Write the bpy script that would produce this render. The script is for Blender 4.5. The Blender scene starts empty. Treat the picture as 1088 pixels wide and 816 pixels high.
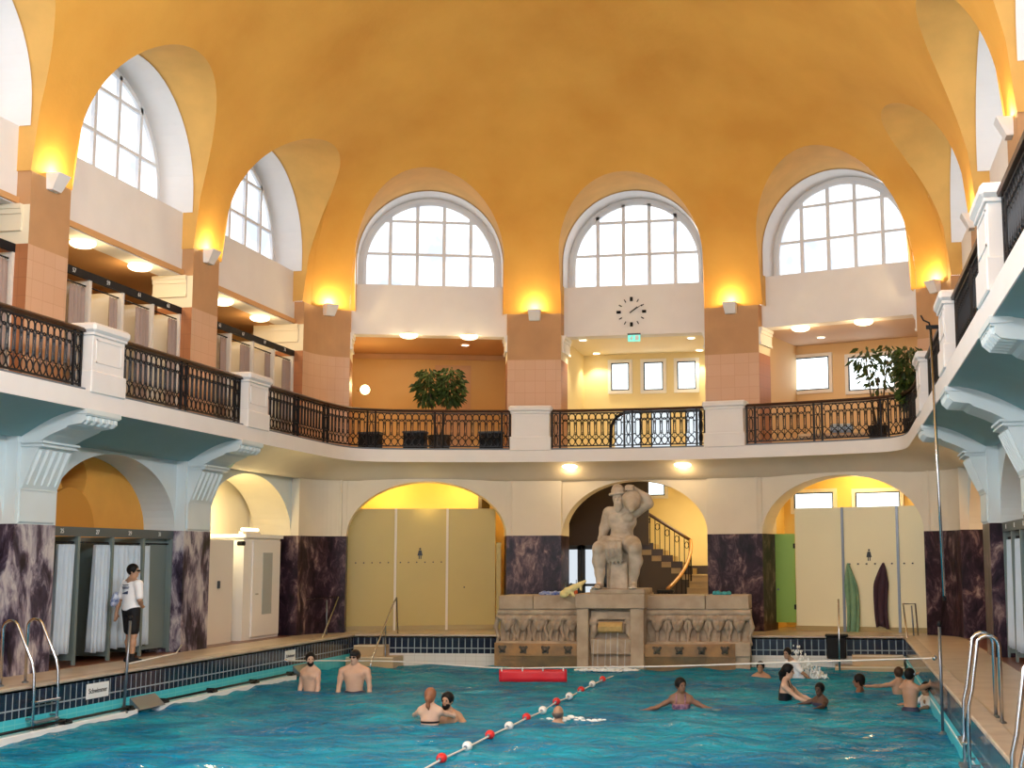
WORLD_STR, EXPO = 2.7, 0.4
import bpy, math, random
import numpy as np
from mathutils import Vector
random.seed(7)
SC = bpy.context.scene
COL = SC.collection
PI = math.pi

# ---------------------------------------------------------------- camera
HC = 1.75
CF, CPIT, CYAW, CROLL, CPX, CPY = 1376.37, .1212, .163, .0056, 660.0, 426.8
def ray(u, v):
    a = u-CPX; b = v-CPY
    cr, sr = math.cos(CROLL), math.sin(CROLL)
    u1 = a*cr+b*sr; w1 = -a*sr+b*cr
    cp, sp = math.cos(CPIT), math.sin(CPIT)
    x = u1/CF; vv = -w1/CF
    y = cp-vv*sp; z = sp+vv*cp
    cy, sy = math.cos(CYAW), math.sin(CYAW)
    return np.array([x*cy-y*sy, x*sy+y*cy, z])
def at(u, v, X=None, Y=None, Z=None):
    """the point of the hall that stands on the plane X, Y or Z = const where the photo shows (u, v)"""
    r = ray(u, v)
    t = X/r[0] if X is not None else Y/r[1] if Y is not None else (Z-HC)/r[2]
    return r*t+np.array([0, 0, HC])
cam = bpy.data.cameras.new('camera'); cam_o = bpy.data.objects.new('camera', cam); COL.objects.link(cam_o)
from mathutils import Matrix
_r = Matrix.Rotation(CYAW, 4, 'Z') @ Matrix.Rotation(PI/2+CPIT, 4, 'X') @ Matrix.Rotation(-CROLL, 4, 'Z')
cam_o.matrix_world = Matrix.Translation((0, 0, HC)) @ _r
cam.sensor_width = 36; cam.sensor_fit = 'HORIZONTAL'; cam.lens = CF/1088*36
cam.shift_x = (544-CPX)/1088; cam.shift_y = (CPY-408)/1088
cam.clip_start = .05; cam.clip_end = 300
SC.camera = cam_o

# ---------------------------------------------------------------- materials
MATS = {}
def mat(name, col, rough=.6, metal=0, noise=0, nscale=3, col2=None, bump=0, bscale=40, emit=None, estr=1, coat=0, spec=.5, detail=4):
    if name in MATS: return MATS[name]
    m = bpy.data.materials.new(name); m.use_nodes = True
    nt = m.node_tree; b = nt.nodes['Principled BSDF']
    b.inputs['Base Color'].default_value = (*col, 1)
    b.inputs['Roughness'].default_value = rough; b.inputs['Metallic'].default_value = metal
    b.inputs['Specular IOR Level'].default_value = spec
    if coat: b.inputs['Coat Weight'].default_value = coat
    if emit: b.inputs['Emission Color'].default_value = (*emit, 1); b.inputs['Emission Strength'].default_value = estr
    L = nt.links.new
    if noise or col2 or bump:
        tc = nt.nodes.new('ShaderNodeTexCoord')
    if noise or col2:
        n = nt.nodes.new('ShaderNodeTexNoise'); n.inputs['Scale'].default_value = nscale; n.inputs['Detail'].default_value = detail
        L(tc.outputs['Object'], n.inputs['Vector'])
        r = nt.nodes.new('ShaderNodeValToRGB'); L(n.outputs['Fac'], r.inputs['Fac'])
        c2 = col2 or tuple(max(0, c*(1-noise)) for c in col)
        r.color_ramp.elements[0].position = .32; r.color_ramp.elements[1].position = .68
        r.color_ramp.elements[0].color = (*c2, 1); r.color_ramp.elements[1].color = (*col, 1)
        L(r.outputs['Color'], b.inputs['Base Color'])
    if bump:
        n2 = nt.nodes.new('ShaderNodeTexNoise'); n2.inputs['Scale'].default_value = bscale; n2.inputs['Detail'].default_value = 5
        L(tc.outputs['Object'], n2.inputs['Vector'])
        bp = nt.nodes.new('ShaderNodeBump'); bp.inputs['Strength'].default_value = bump; bp.inputs['Distance'].default_value = .02
        L(n2.outputs['Fac'], bp.inputs['Height']); L(bp.outputs['Normal'], b.inputs['Normal'])
    MATS[name] = m
    return m
def emis(name, col, s):
    if name in MATS: return MATS[name]
    m = bpy.data.materials.new(name); m.use_nodes = True; nt = m.node_tree
    nt.nodes.clear(); e = nt.nodes.new('ShaderNodeEmission'); o = nt.nodes.new('ShaderNodeOutputMaterial')
    e.inputs['Color'].default_value = (*col, 1); e.inputs['Strength'].default_value = s
    nt.links.new(e.outputs[0], o.inputs[0]); MATS[name] = m
    return m
def tile_mat(name, col, grout, tw, th, mortar=.012, rough=.25, col2=None, offset=0, horiz=False):
    """square-set tiles on upright faces (x+y, z) or on the floor (x, y)"""
    m = bpy.data.materials.new(name); m.use_nodes = True; nt = m.node_tree; L = nt.links.new
    b = nt.nodes['Principled BSDF']; b.inputs['Roughness'].default_value = rough
    g = nt.nodes.new('ShaderNodeNewGeometry'); s = nt.nodes.new('ShaderNodeSeparateXYZ'); L(g.outputs['Position'], s.inputs[0])
    c = nt.nodes.new('ShaderNodeCombineXYZ')
    if horiz: L(s.outputs[0], c.inputs[0]); L(s.outputs[1], c.inputs[1])
    else:
        ad = nt.nodes.new('ShaderNodeMath'); ad.operation = 'ADD'; L(s.outputs[0], ad.inputs[0]); L(s.outputs[1], ad.inputs[1])
        L(ad.outputs[0], c.inputs[0]); L(s.outputs[2], c.inputs[1])
    t = nt.nodes.new('ShaderNodeTexBrick'); L(c.outputs[0], t.inputs['Vector'])
    t.offset = offset; t.inputs['Scale'].default_value = 1
    t.inputs['Brick Width'].default_value = tw; t.inputs['Row Height'].default_value = th
    t.inputs['Mortar Size'].default_value = mortar; t.inputs['Mortar Smooth'].default_value = .1
    t.inputs['Color1'].default_value = (*col, 1); t.inputs['Color2'].default_value = (*(col2 or col), 1); t.inputs['Mortar'].default_value = (*grout, 1)
    L(t.outputs['Color'], b.inputs['Base Color'])
    MATS[name] = m
    return m
def marble_mat(name, stops, scale=1.1, stretch=(1, 1, .55), rough=.32):
    m = bpy.data.materials.new(name); m.use_nodes = True; nt = m.node_tree; L = nt.links.new
    b = nt.nodes['Principled BSDF']; b.inputs['Roughness'].default_value = rough; b.inputs['Specular IOR Level'].default_value = .22
    g = nt.nodes.new('ShaderNodeNewGeometry'); mp = nt.nodes.new('ShaderNodeMapping'); L(g.outputs['Position'], mp.inputs[0])
    mp.inputs['Scale'].default_value = stretch
    n0 = nt.nodes.new('ShaderNodeTexNoise'); n0.inputs['Scale'].default_value = scale*1.6; n0.inputs['Detail'].default_value = 3
    L(mp.outputs[0], n0.inputs['Vector'])
    mx = nt.nodes.new('ShaderNodeVectorMath'); mx.operation = 'MULTIPLY_ADD'; mx.inputs[1].default_value = (.9, .9, .9)
    L(n0.outputs['Color'], mx.inputs[0]); L(mp.outputs[0], mx.inputs[2])
    n1 = nt.nodes.new('ShaderNodeTexNoise'); n1.inputs['Scale'].default_value = scale*3; n1.inputs['Detail'].default_value = 9; n1.inputs['Roughness'].default_value = .66
    L(mx.outputs[0], n1.inputs['Vector'])
    r = nt.nodes.new('ShaderNodeValToRGB'); L(n1.outputs['Fac'], r.inputs['Fac'])
    cr = r.color_ramp
    while len(cr.elements) < len(stops): cr.elements.new(.5)
    for e, (p, c) in zip(cr.elements, stops): e.position = p; e.color = (*c, 1)
    L(r.outputs['Color'], b.inputs['Base Color'])
    MATS[name] = m
    return m

WHITE = mat('white_plaster', (.80, .78, .77), .7, noise=.04, nscale=2)
CREAM = mat('cream_plaster', (.80, .72, .55), .7, noise=.05, nscale=1.5)
VAULT = mat('orange_plaster', (.82, .45, .085), .75, col2=(.70, .345, .055), nscale=.55, bump=.3, bscale=9, detail=7)
BEIGE = mat('lamp_warmed_plaster', (.70, .63, .51), .7, noise=.05, nscale=2)  # lamplit tone of the far wall and soffit put into the colour
LUNET = mat('ochre_plaster', (.76, .43, .11), .75, noise=.15, nscale=1.5, bump=.2, bscale=9)
ROOM = mat('amber_wall_paint', (.58, .34, .11), .7, noise=.06, nscale=1)
ROOMC = mat('amber_ceiling_paint', (.62, .34, .14), .7)
YELLOW = mat('yellow_wall_paint', (.86, .70, .36), .7, noise=.04, nscale=1)
TEAL = mat('water_bounce_tint', (.20, .37, .39), .6, noise=.08, nscale=1.2)  # light bounced from the pool onto the white soffit, put into the colour
TEALL = mat('pale_water_bounce_tint', (.64, .715, .73), .6, noise=.05, nscale=1.5)  # pale bounce from the water put into the console and wall colour
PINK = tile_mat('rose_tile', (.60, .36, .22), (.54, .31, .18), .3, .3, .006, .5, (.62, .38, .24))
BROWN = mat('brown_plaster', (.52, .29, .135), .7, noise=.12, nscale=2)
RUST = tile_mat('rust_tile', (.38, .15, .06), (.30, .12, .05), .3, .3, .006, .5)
MARB = marble_mat('plum_marble', [(.36, (.008, .004, .008)), (.49, (.028, .014, .024)), (.56, (.075, .042, .055)), (.63, (.20, .13, .125)), (.72, (.42, .32, .28))])
MARBL = marble_mat('grey_veined_marble', [(.36, (.012, .009, .018)), (.45, (.06, .045, .075)), (.51, (.22, .19, .24)), (.60, (.48, .45, .46)), (.72, (.62, .56, .52))], .9, (1, 1, .4))
DECK = mat('pale_stone_deck', (.60, .50, .38), .35, col2=(.50, .40, .29), nscale=2.2)
REDF = mat('red_brown_floor', (.22, .075, .035), .3, noise=.3, nscale=3)
NAVY = tile_mat('navy_glazed_tile', (.010, .016, .035), (.30, .36, .40), .155, .30, .011, .12, (.016, .024, .05))
POOLT = tile_mat('turquoise_pool_tile', (.05, .52, .62), (.18, .62, .68), .25, .25, .008, .3, (.06, .55, .66))
WTILE = tile_mat('white_glazed_tile', (.72, .72, .70), (.60, .60, .58), .25, .12, .006, .25)
IRON = mat('black_wrought_iron', (.009, .009, .011), .4, .2, spec=.3)
WOOD = mat('dark_stained_wood', (.060, .022, .010), .35, noise=.3, nscale=8)
OAK = mat('honey_oak', (.46, .22, .065), .35, noise=.25, nscale=9)
CHROME = mat('brushed_steel', (.55, .57, .60), .22, 1)
STEEL = mat('dull_grey_steel', (.22, .25, .29), .35, .8)
FRAME = mat('grey_window_paint', (.70, .71, .73), .45)
DARKFR = mat('dark_frame_paint', (.035, .045, .06), .4)
BLACK = mat('matt_black', (.010, .010, .012), .6, spec=.2)
STONE = mat('sand_stone', (.50, .40, .29), .85, col2=(.36, .27, .19), nscale=2.5, bump=.5, bscale=14, detail=8)
STONE2 = mat('weathered_stone', (.54, .43, .31), .85, col2=(.34, .26, .19), nscale=3.2, bump=.7, bscale=16, detail=8)
STAT = mat('statue_limestone', (.62, .53, .42), .85, col2=(.34, .28, .21), nscale=3, bump=.5, bscale=26, detail=9)
PANEL = mat('cream_laminate', (.80, .75, .50), .4, noise=.03, nscale=1)
PANELY = mat('yellow_lit_laminate', (.50, .385, .11), .4, noise=.06, nscale=1)  # cream laminate with the arch's yellow light put into the colour
GREEN = mat('green_laminate', (.26, .46, .10), .4)
CABG = mat('sage_laminate', (.15, .20, .20), .45, noise=.06, nscale=2)
CURT = mat('pale_blue_curtain', (.50, .60, .70), .8, noise=.08, nscale=3)
CURTB = mat('grey_brown_curtain', (.34, .26, .23), .8)
PARTN = mat('white_partition_board', (.72, .68, .62), .45)
MARBW = mat('pale_veined_board', (.50, .40, .30), .4, col2=(.33, .26, .19), nscale=2.5, detail=8)
LEAF = mat('dark_green_leaf', (.055, .10, .018), .5, noise=.4, nscale=6)
SOIL = mat('dark_planter', (.03, .022, .018), .6)
RED = mat('red_vinyl', (.62, .012, .022), .45)
FLOATR = mat('red_float_plastic', (.65, .02, .02), .35)
FLOATW = mat('white_float_plastic', (.82, .82, .80), .35)
ROPE = mat('white_rope', (.75, .73, .68), .8)
SIGNW = mat('white_sign_enamel', (.82, .84, .84), .3)
SIGNB = mat('black_lettering', (.02, .025, .03), .5)
NUMW = mat('white_lettering', (.72, .72, .70), .5)
LAMPG = emis('lit_lamp_glass', (1.0, .82, .46), 5)
LAMPD = emis('lit_downlight', (1.0, .93, .75), 8)
PANE = emis('daylit_frosted_pane', (.92, .96, 1.0), 1.5)
_nt = PANE.node_tree; _tc = _nt.nodes.new('ShaderNodeNewGeometry'); _n = _nt.nodes.new('ShaderNodeTexNoise'); _n.inputs['Scale'].default_value = 1.1; _n.inputs['Detail'].default_value = 3
_r = _nt.nodes.new('ShaderNodeValToRGB'); _nt.links.new(_tc.outputs['Position'], _n.inputs['Vector']); _nt.links.new(_n.outputs['Fac'], _r.inputs['Fac'])
_r.color_ramp.elements[0].position = .34; _r.color_ramp.elements[1].position = .56; _r.color_ramp.elements[0].color = (.47, .52, .60, 1); _r.color_ramp.elements[1].color = (.92, .96, 1, 1)
_nt.links.new(_r.outputs['Color'], _nt.nodes['Emission'].inputs['Color'])
PANES = emis('daylit_clear_pane', (.88, .97, 1.0), 2.2)
SIGNG = emis('lit_green_sign', (.25, .95, .75), .9)

# ---------------------------------------------------------------- mesh building
class Frame:
    def __init__(s, o, t, n):
        q = lambda v: np.array((list(v)+[0])[:3], float)
        s.o, s.t, s.n = q(o), q(t), q(n)
    def __call__(s, a, d, z):
        p = s.o+s.t*a+s.n*d
        return (p[0], p[1], z)
class MB:
    def __init__(s, T=None): s.v = []; s.f = []; s.m = []; s.T = T
    def add(s, verts, faces, mi=0):
        b = len(s.v)
        s.v += [s.T(*p) for p in verts] if s.T else [tuple(p) for p in verts]
        s.f += [tuple(b+i for i in q) for q in faces]; s.m += [mi]*len(faces)
        return s
    def quad(s, a, b, c, d, mi=0): return s.add([a, b, c, d], [(0, 1, 2, 3)], mi)
    def box(s, x0, x1, y0, y1, z0, z1, mi=0, bev=0):
        if bev:
            b = min(bev, abs(x1-x0)/2.1, abs(y1-y0)/2.1, abs(z1-z0)/2.1)
            pts = [(x0+b, y0), (x1-b, y0), (x1, y0+b), (x1, y1-b), (x1-b, y1), (x0+b, y1), (x0, y1-b), (x0, y0+b)]
            cx, cy = (x0+x1)/2, (y0+y1)/2
            def ins(p): return (min(max(p[0], x0+b), x1-b), min(max(p[1], y0+b), y1-b))
            rings = [[(*ins(p), z0) for p in pts], [(*p, z0+b) for p in pts], [(*p, z1-b) for p in pts], [(*ins(p), z1) for p in pts]]
            return s.loft(rings, True, True, mi)
        v = [(x0, y0, z0), (x1, y0, z0), (x1, y1, z0), (x0, y1, z0), (x0, y0, z1), (x1, y0, z1), (x1, y1, z1), (x0, y1, z1)]
        return s.add(v, [(0, 3, 2, 1), (4, 5, 6, 7), (0, 1, 5, 4), (1, 2, 6, 5), (2, 3, 7, 6), (3, 0, 4, 7)], mi)
    def loft(s, rings, closed=True, caps=True, mi=0):
        n = len(rings[0]); v = [p for r in rings for p in r]; f = []
        for i in range(len(rings)-1):
            for j in range(n if closed else n-1):
                k = (j+1) % n
                f.append((i*n+j, i*n+k, (i+1)*n+k, (i+1)*n+j))
        if caps and closed: f.append(tuple(range(n))[::-1]); f.append(tuple((len(rings)-1)*n+j for j in range(n)))
        return s.add(v, f, mi)
    def prism(s, poly, z0, z1, mi=0):
        return s.loft([[(x, y, z0) for x, y in poly], [(x, y, z1) for x, y in poly]], True, True, mi)
    def tube(s, path, r, n=8, mi=0, closed=False, caps=True):
        P = [np.array(p, float) for p in path]; rings = []; m = len(P)
        up = None
        for i in range(m):
            if closed: d = P[(i+1) % m]-P[i-1]
            else: d = P[min(i+1, m-1)]-P[max(i-1, 0)]
            d = d/(np.linalg.norm(d)+1e-12)
            if up is None:
                up = np.array([0, 0, 1.]) if abs(d[2]) < .9 else np.array([1., 0, 0])
            u = up-d*(up@d); u /= np.linalg.norm(u)+1e-12; w = np.cross(d, u); up = u
            rr = r[i] if hasattr(r, '__len__') else r
            rings.append([tuple(P[i]+rr*(math.cos(2*PI*k/n)*u+math.sin(2*PI*k/n)*w)) for k in range(n)])
        if closed: rings.append(rings[0]); caps = False
        return s.loft(rings, True, caps, mi)
    def lathe(s, prof, c=(0, 0), n=20, mi=0, caps=True):
        return s.loft([[(c[0]+r*math.cos(2*PI*k/n), c[1]+r*math.sin(2*PI*k/n), z) for k in range(n)] for r, z in prof], True, caps, mi)
    def ball(s, c, r, n=10, m=7, mi=0):
        r = r if hasattr(r, '__len__') else (r, r, r); rings = []
        for i in range(m+1):
            t = -PI/2+PI*i/m; q = max(math.cos(t), .02)
            rings.append([(c[0]+r[0]*q*math.cos(2*PI*k/n), c[1]+r[1]*q*math.sin(2*PI*k/n), c[2]+r[2]*math.sin(t)) for k in range(n)])
        return s.loft(rings, True, True, mi)
    def build(s, name, mats, parent=None, smooth=False, fix=True):
        me = bpy.data.meshes.new(name)
        off = np.zeros(3)
        if parent is not None:
            q = parent
            while q is not None: off += np.array(q.location); q = q.parent
        v = np.array(s.v, float)-off
        me.from_pydata([tuple(p) for p in v], [], s.f)
        for m in (mats if isinstance(mats, (list, tuple)) else [mats]): me.materials.append(m)
        if any(s.m): me.polygons.foreach_set('material_index', s.m)
        me.validate(); me.update()
        if fix:
            import bmesh
            bm = bmesh.new(); bm.from_mesh(me); bmesh.ops.recalc_face_normals(bm, faces=bm.faces); bm.to_mesh(me); bm.free()
        if smooth:
            me.polygons.foreach_set('use_smooth', [True]*len(me.polygons))
            if smooth != True: me.set_sharp_from_angle(angle=math.radians(smooth))
        o = bpy.data.objects.new(name, me); COL.objects.link(o)
        if parent is not None: o.parent = parent
        return o
def tag(o, label=None, cat=None, group=None, kind=None):
    if label: o['label'] = label
    if cat: o['category'] = cat
    if group: o['group'] = group
    if kind: o['kind'] = kind
    return o
def struct(mb, name, mats, smooth=False, label=None, fix=True):
    return tag(mb.build(name, mats, None, smooth, fix), label, kind='structure')
def thing(name, loc, label, cat, group=None):
    o = bpy.data.objects.new(name, None); COL.objects.link(o); o.location = loc; o.empty_display_size = .1
    return tag(o, label, cat, group)
def dup(root, loc, rz=None, label=None, group=None):
    r = root.copy(); COL.objects.link(r); r.location = loc
    if rz is not None: r.rotation_euler = (0, 0, rz)
    if label: r['label'] = label
    if group: r['group'] = group
    for ch in list(root.children):
        c = ch.copy(); COL.objects.link(c); c.parent = r
        for g in list(ch.children):
            d = g.copy(); COL.objects.link(d); d.parent = c
    return r
def text_mesh(txt, size, M, name, m, parent, extrude=.003):
    """lettering turned into a mesh; M maps the text's own (x, y, out) to the hall"""
    cu = bpy.data.curves.new('lettering', 'FONT'); cu.body = txt; cu.size = size; cu.extrude = extrude
    cu.align_x = 'CENTER'; cu.align_y = 'CENTER'
    to = bpy.data.objects.new('lettering', cu); COL.objects.link(to)
    bpy.context.view_layer.update()
    me = bpy.data.meshes.new_from_object(to.evaluated_get(bpy.context.evaluated_depsgraph_get()))
    bpy.data.objects.remove(to); bpy.data.curves.remove(cu)
    mb = MB(); mb.add([M(*v.co) for v in me.vertices], [tuple(p.vertices) for p in me.polygons])
    bpy.data.meshes.remove(me)
    return mb.build(name, m, parent)

# ---------------------------------------------------------------- signed distance bodies
def surface_nets(F, org, h):
    nx, ny, nz = F.shape; ins = F < 0
    idx = -np.ones((nx-1, ny-1, nz-1), int)
    c = np.zeros((nx-1, ny-1, nz-1), int)
    for i in (0, 1):
        for j in (0, 1):
            for k in (0, 1): c += ins[i:nx-1+i, j:ny-1+j, k:nz-1+k]
    act = (c > 0) & (c < 8); I = np.argwhere(act); idx[act] = np.arange(len(I))
    S = np.zeros((len(I), 3)); N = np.zeros(len(I))
    cs = [(i, j, k) for i in (0, 1) for j in (0, 1) for k in (0, 1)]
    val = {q: F[I[:, 0]+q[0], I[:, 1]+q[1], I[:, 2]+q[2]] for q in cs}
    for a in cs:
        for ax in range(3):
            if a[ax]: continue
            b = list(a); b[ax] = 1; b = tuple(b)
            va, vb = val[a], val[b]; cr = (va < 0) != (vb < 0)
            t = np.where(cr, va/(va-vb+1e-20), 0)
            p = np.tile(np.array(a, float), (len(I), 1)); p[:, ax] += t
            S += p*cr[:, None]; N += cr
    V = (I+S/np.maximum(N, 1)[:, None])*h+np.array(org)
    Q = []
    for ax in range(3):
        u, w = (ax+1) % 3, (ax+2) % 3
        sl0 = [slice(None)]*3; sl1 = [slice(None)]*3
        sl0[ax] = slice(0, -1); sl1[ax] = slice(1, None)
        A = ins[tuple(sl0)]; B = ins[tuple(sl1)]
        E = np.argwhere(A != B)
        E = E[(E[:, u] > 0) & (E[:, w] > 0) & (E[:, u] < F.shape[u]-1) & (E[:, w] < F.shape[w]-1)]
        fl = A[E[:, 0], E[:, 1], E[:, 2]]
        def cell(du, dw):
            e = E.copy(); e[:, u] -= du; e[:, w] -= dw
            return idx[e[:, 0], e[:, 1], e[:, 2]]
        q = np.stack([cell(1, 1), cell(0, 1), cell(0, 0), cell(1, 0)], 1)
        q[~fl] = q[~fl][:, ::-1]; Q.append(q)
    return V, np.concatenate(Q)
class Body:
    """a smooth union of tapered capsules and ellipsoids, grown as one continuous surface"""
    def __init__(s, h=.012): s.p = []; s.h = h
    def cone(s, a, ra, b, rb, k=.03): s.p.append(('c', np.array(a, float), ra, np.array(b, float), rb, k)); return s
    def chain(s, pts, rs, k=.03):
        for i in range(len(pts)-1): s.cone(pts[i], rs[i], pts[i+1], rs[i+1], k)
        return s
    def ell(s, c, r, k=.03, rot=None): s.p.append(('e', np.array(c, float), np.array(r, float), rot, None, k)); return s
    def cut(s, c, r, k=.02, rot=None): s.p.append(('x', np.array(c, float), np.array(r, float), rot, None, k)); return s
    def blk(s, c, r, rd=.02, k=.02): s.p.append(('b', np.array(c, float), np.array(r, float), rd, None, k)); return s
    def bounds(s):
        lo = np.full(3, 1e9); hi = -lo
        for q in s.p:
            if q[0] == 'c':
                for c, r in ((q[1], q[2]), (q[3], q[4])): lo = np.minimum(lo, c-r); hi = np.maximum(hi, c+r)
            elif q[0] in 'eb': r = np.max(q[2]) if q[3] is not None and q[0] == 'e' else q[2]; lo = np.minimum(lo, q[1]-r); hi = np.maximum(hi, q[1]+r)
        return lo-.05, hi+.05
    def grid(s):
        lo, hi = s.bounds(); n = np.ceil((hi-lo)/s.h).astype(int)+2
        ax = [lo[i]+s.h*np.arange(n[i]) for i in range(3)]
        X, Y, Z = np.meshgrid(*ax, indexing='ij')
        return lo, np.stack([X, Y, Z], -1).astype(np.float32)
    def field(s, P_):
        DD = np.full(P_.shape[:3], 10., np.float32); o_ = P_[0, 0, 0]; hh_ = float(P_[1, 0, 0, 0]-o_[0]); sh = np.array(P_.shape[:3])
        for q in s.p:
            k = q[5]
            if q[0] == 'c': lo = np.minimum(q[1]-q[2], q[3]-q[4]); hi = np.maximum(q[1]+q[2], q[3]+q[4])
            else: r = np.max(q[2]) if (q[0] != 'b' and q[3] is not None) else q[2]; lo = q[1]-r; hi = q[1]+r
            mg = k+.03+2*hh_
            i0 = np.clip(np.floor((lo-mg-o_)/hh_).astype(int), 0, sh-1); i1 = np.clip(np.ceil((hi+mg-o_)/hh_).astype(int)+1, 1, sh)
            if np.any(i1 <= i0): continue
            sl = tuple(slice(a, b) for a, b in zip(i0, i1)); P = P_[sl]; D = DD[sl]
            if q[0] == 'c':
                a, ra, b, rb = q[1:5]; ba = b-a; L2 = max(ba@ba, 1e-9)
                e = P-a.astype(np.float32)
                t = np.clip((e@ba.astype(np.float32))/L2, 0, 1)
                d = np.linalg.norm(e-t[..., None]*ba.astype(np.float32), axis=-1)-(ra+(rb-ra)*t)
            elif q[0] == 'b':
                e = np.abs(P-q[1].astype(np.float32))-(q[2]-q[3]).astype(np.float32)
                d = np.linalg.norm(np.maximum(e, 0), axis=-1)+np.minimum(e.max(-1), 0)-q[3]
            else:
                e = P-q[1].astype(np.float32)
                if q[3] is not None: e = e@np.array(q[3], np.float32)
                r = q[2].astype(np.float32)
                k0 = np.linalg.norm(e/r, axis=-1); k1 = np.linalg.norm(e/(r*r), axis=-1)
                d = k0*(k0-1)/np.maximum(k1, 1e-6)
            if q[0] == 'x':
                hh = np.clip(.5-.5*(D+d)/k, 0, 1); DD[sl] = D*(1-hh)-d*hh+k*hh*(1-hh)
            else:
                hh = np.clip(.5+.5*(D-d)/k, 0, 1); DD[sl] = d*hh+D*(1-hh)-k*hh*(1-hh)
        return DD
def rotx(a): c, s = math.cos(a), math.sin(a); return np.array([[1, 0, 0], [0, c, -s], [0, s, c]])
def roty(a): c, s = math.cos(a), math.sin(a); return np.array([[c, 0, s], [0, 1, 0], [-s, 0, c]])
def rotz(a): c, s = math.cos(a), math.sin(a); return np.array([[c, -s, 0], [s, c, 0], [0, 0, 1]])
def net_object(D, lo, h, name, m, parent, R=None):
    V, Q = surface_nets(D, lo, h)
    if R is not None: V = V@np.array(R).T
    me = bpy.data.meshes.new(name)
    me.from_pydata(V.tolist(), [], Q.tolist())
    me.materials.append(m); me.polygons.foreach_set('use_smooth', [True]*len(me.polygons)); me.update()
    o = bpy.data.objects.new(name, me); COL.objects.link(o)
    if parent is not None: o.parent = parent
    return o
# ================================================================ the hall: plan
XC, XL, XR, HW = -5.0, -12.7, 2.7, 7.7
YQ, Z0, H = 21.0, 8.05, 6.2                 # where the apse vault is centred, its springing and its rise
YN = -6.0                                   # near end of what is built
AC, AR = 15.3, 17.0                         # the apse wall: centre and radius
ZM, ZA, ZS0, ZS1 = 2.36, 3.70, 4.15, 4.45   # marble top, arch crown, gallery slab
ZRAIL, ZLIN, ZSILL = 5.45, 7.50, 8.80
PW = .55                                    # half width of a wall pier
PIERS = [-2.5, 2.9, 8.3, 13.7, 19.1, 24.5]
CORNER = 29.5
def bez(p0, p1, p2, p3, n):
    t = np.linspace(0, 1, n)[:, None]
    return (1-t)**3*np.array(p0)+3*t*(1-t)**2*np.array(p1)+3*t*t*(1-t)*np.array(p2)+t**3*np.array(p3)
def arc_y(lat, r=AR): return AC+math.sqrt(r*r-lat*lat)
LATO = 7.0
_e = (XC-LATO, arc_y(LATO)); _ph = math.asin(LATO/AR)
CORN = bez((XL, CORNER), (XL, 30.2), (_e[0]-.5*math.cos(_ph), _e[1]-.5*math.sin(_ph)), _e, 13)
def mir(p): return (2*XC-p[0], p[1])
ARC = [(XC+AR*math.sin(t), AC+AR*math.cos(t)) for t in np.linspace(-_ph, _ph, 61)]
OUT = [(XL, y) for y in np.linspace(YN, CORNER, 60)]+[tuple(p) for p in CORN[1:]]+ARC[1:-1]
OUT += [mir(p) for p in CORN[::-1]]+[(XR, y) for y in np.linspace(CORNER, YN, 60)[1:]]
_end = [p for p in OUT if p[1] >= YQ]
_psi = np.array([-PI/2]+[math.atan2(p[0]-XC, p[1]-YQ) for p in _end]+[PI/2])
_px = np.array([XL]+[p[0] for p in _end]+[XR]); _py = np.array([YQ]+[p[1] for p in _end]+[YQ])
def rim(ps): return np.array([np.interp(ps, _psi, _px), np.interp(ps, _psi, _py)])
KU = 9.0
def to_u(x, y):
    if y < YQ: return (-(PI/2*KU+YQ-y)) if x < XC else PI/2*KU+YQ-y
    return math.atan2(x-XC, y-YQ)*KU
RA = 32.3-YQ
def rr(ps, s):
    """radius of the apse at polar angle ps: the wall line below, easing into a smooth superellipse higher up"""
    p = rim(ps); r0 = math.hypot(p[0]-XC, p[1]-YQ); n_ = 2.5
    r1 = ((abs(math.sin(ps))/HW)**n_+(abs(math.cos(ps))/RA)**n_)**(-1/n_)
    w = min(1, max(0, s/.30)); w = w*w*(3-2*w)
    return r0+(r1-r0)*w
def vault_s(x, y):
    if y < YQ: return 1-abs(x-XC)/HW
    ps = math.atan2(x-XC, y-YQ); r = math.hypot(x-XC, y-YQ); s = 0
    for _ in range(12): s = 1-r/rr(ps, s)
    return s
def vault_z(x, y):
    s = vault_s(x, y)
    return Z0+s*20 if s < 0 else Z0+H*math.sqrt(max(0, 1-(1-s)**2))
def vault_pt(u, z):
    s = 1-math.sqrt(max(0, 1-((z-Z0)/H)**2))
    if abs(u) > PI/2*KU:
        y = YQ-(abs(u)-PI/2*KU); x = XL if u < 0 else XR
        return (x+(XC-x)*s, y, z)
    ps = u/KU; r = (1-s)*rr(ps, s)
    return (XC+r*math.sin(ps), YQ+r*math.cos(ps), z)

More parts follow.
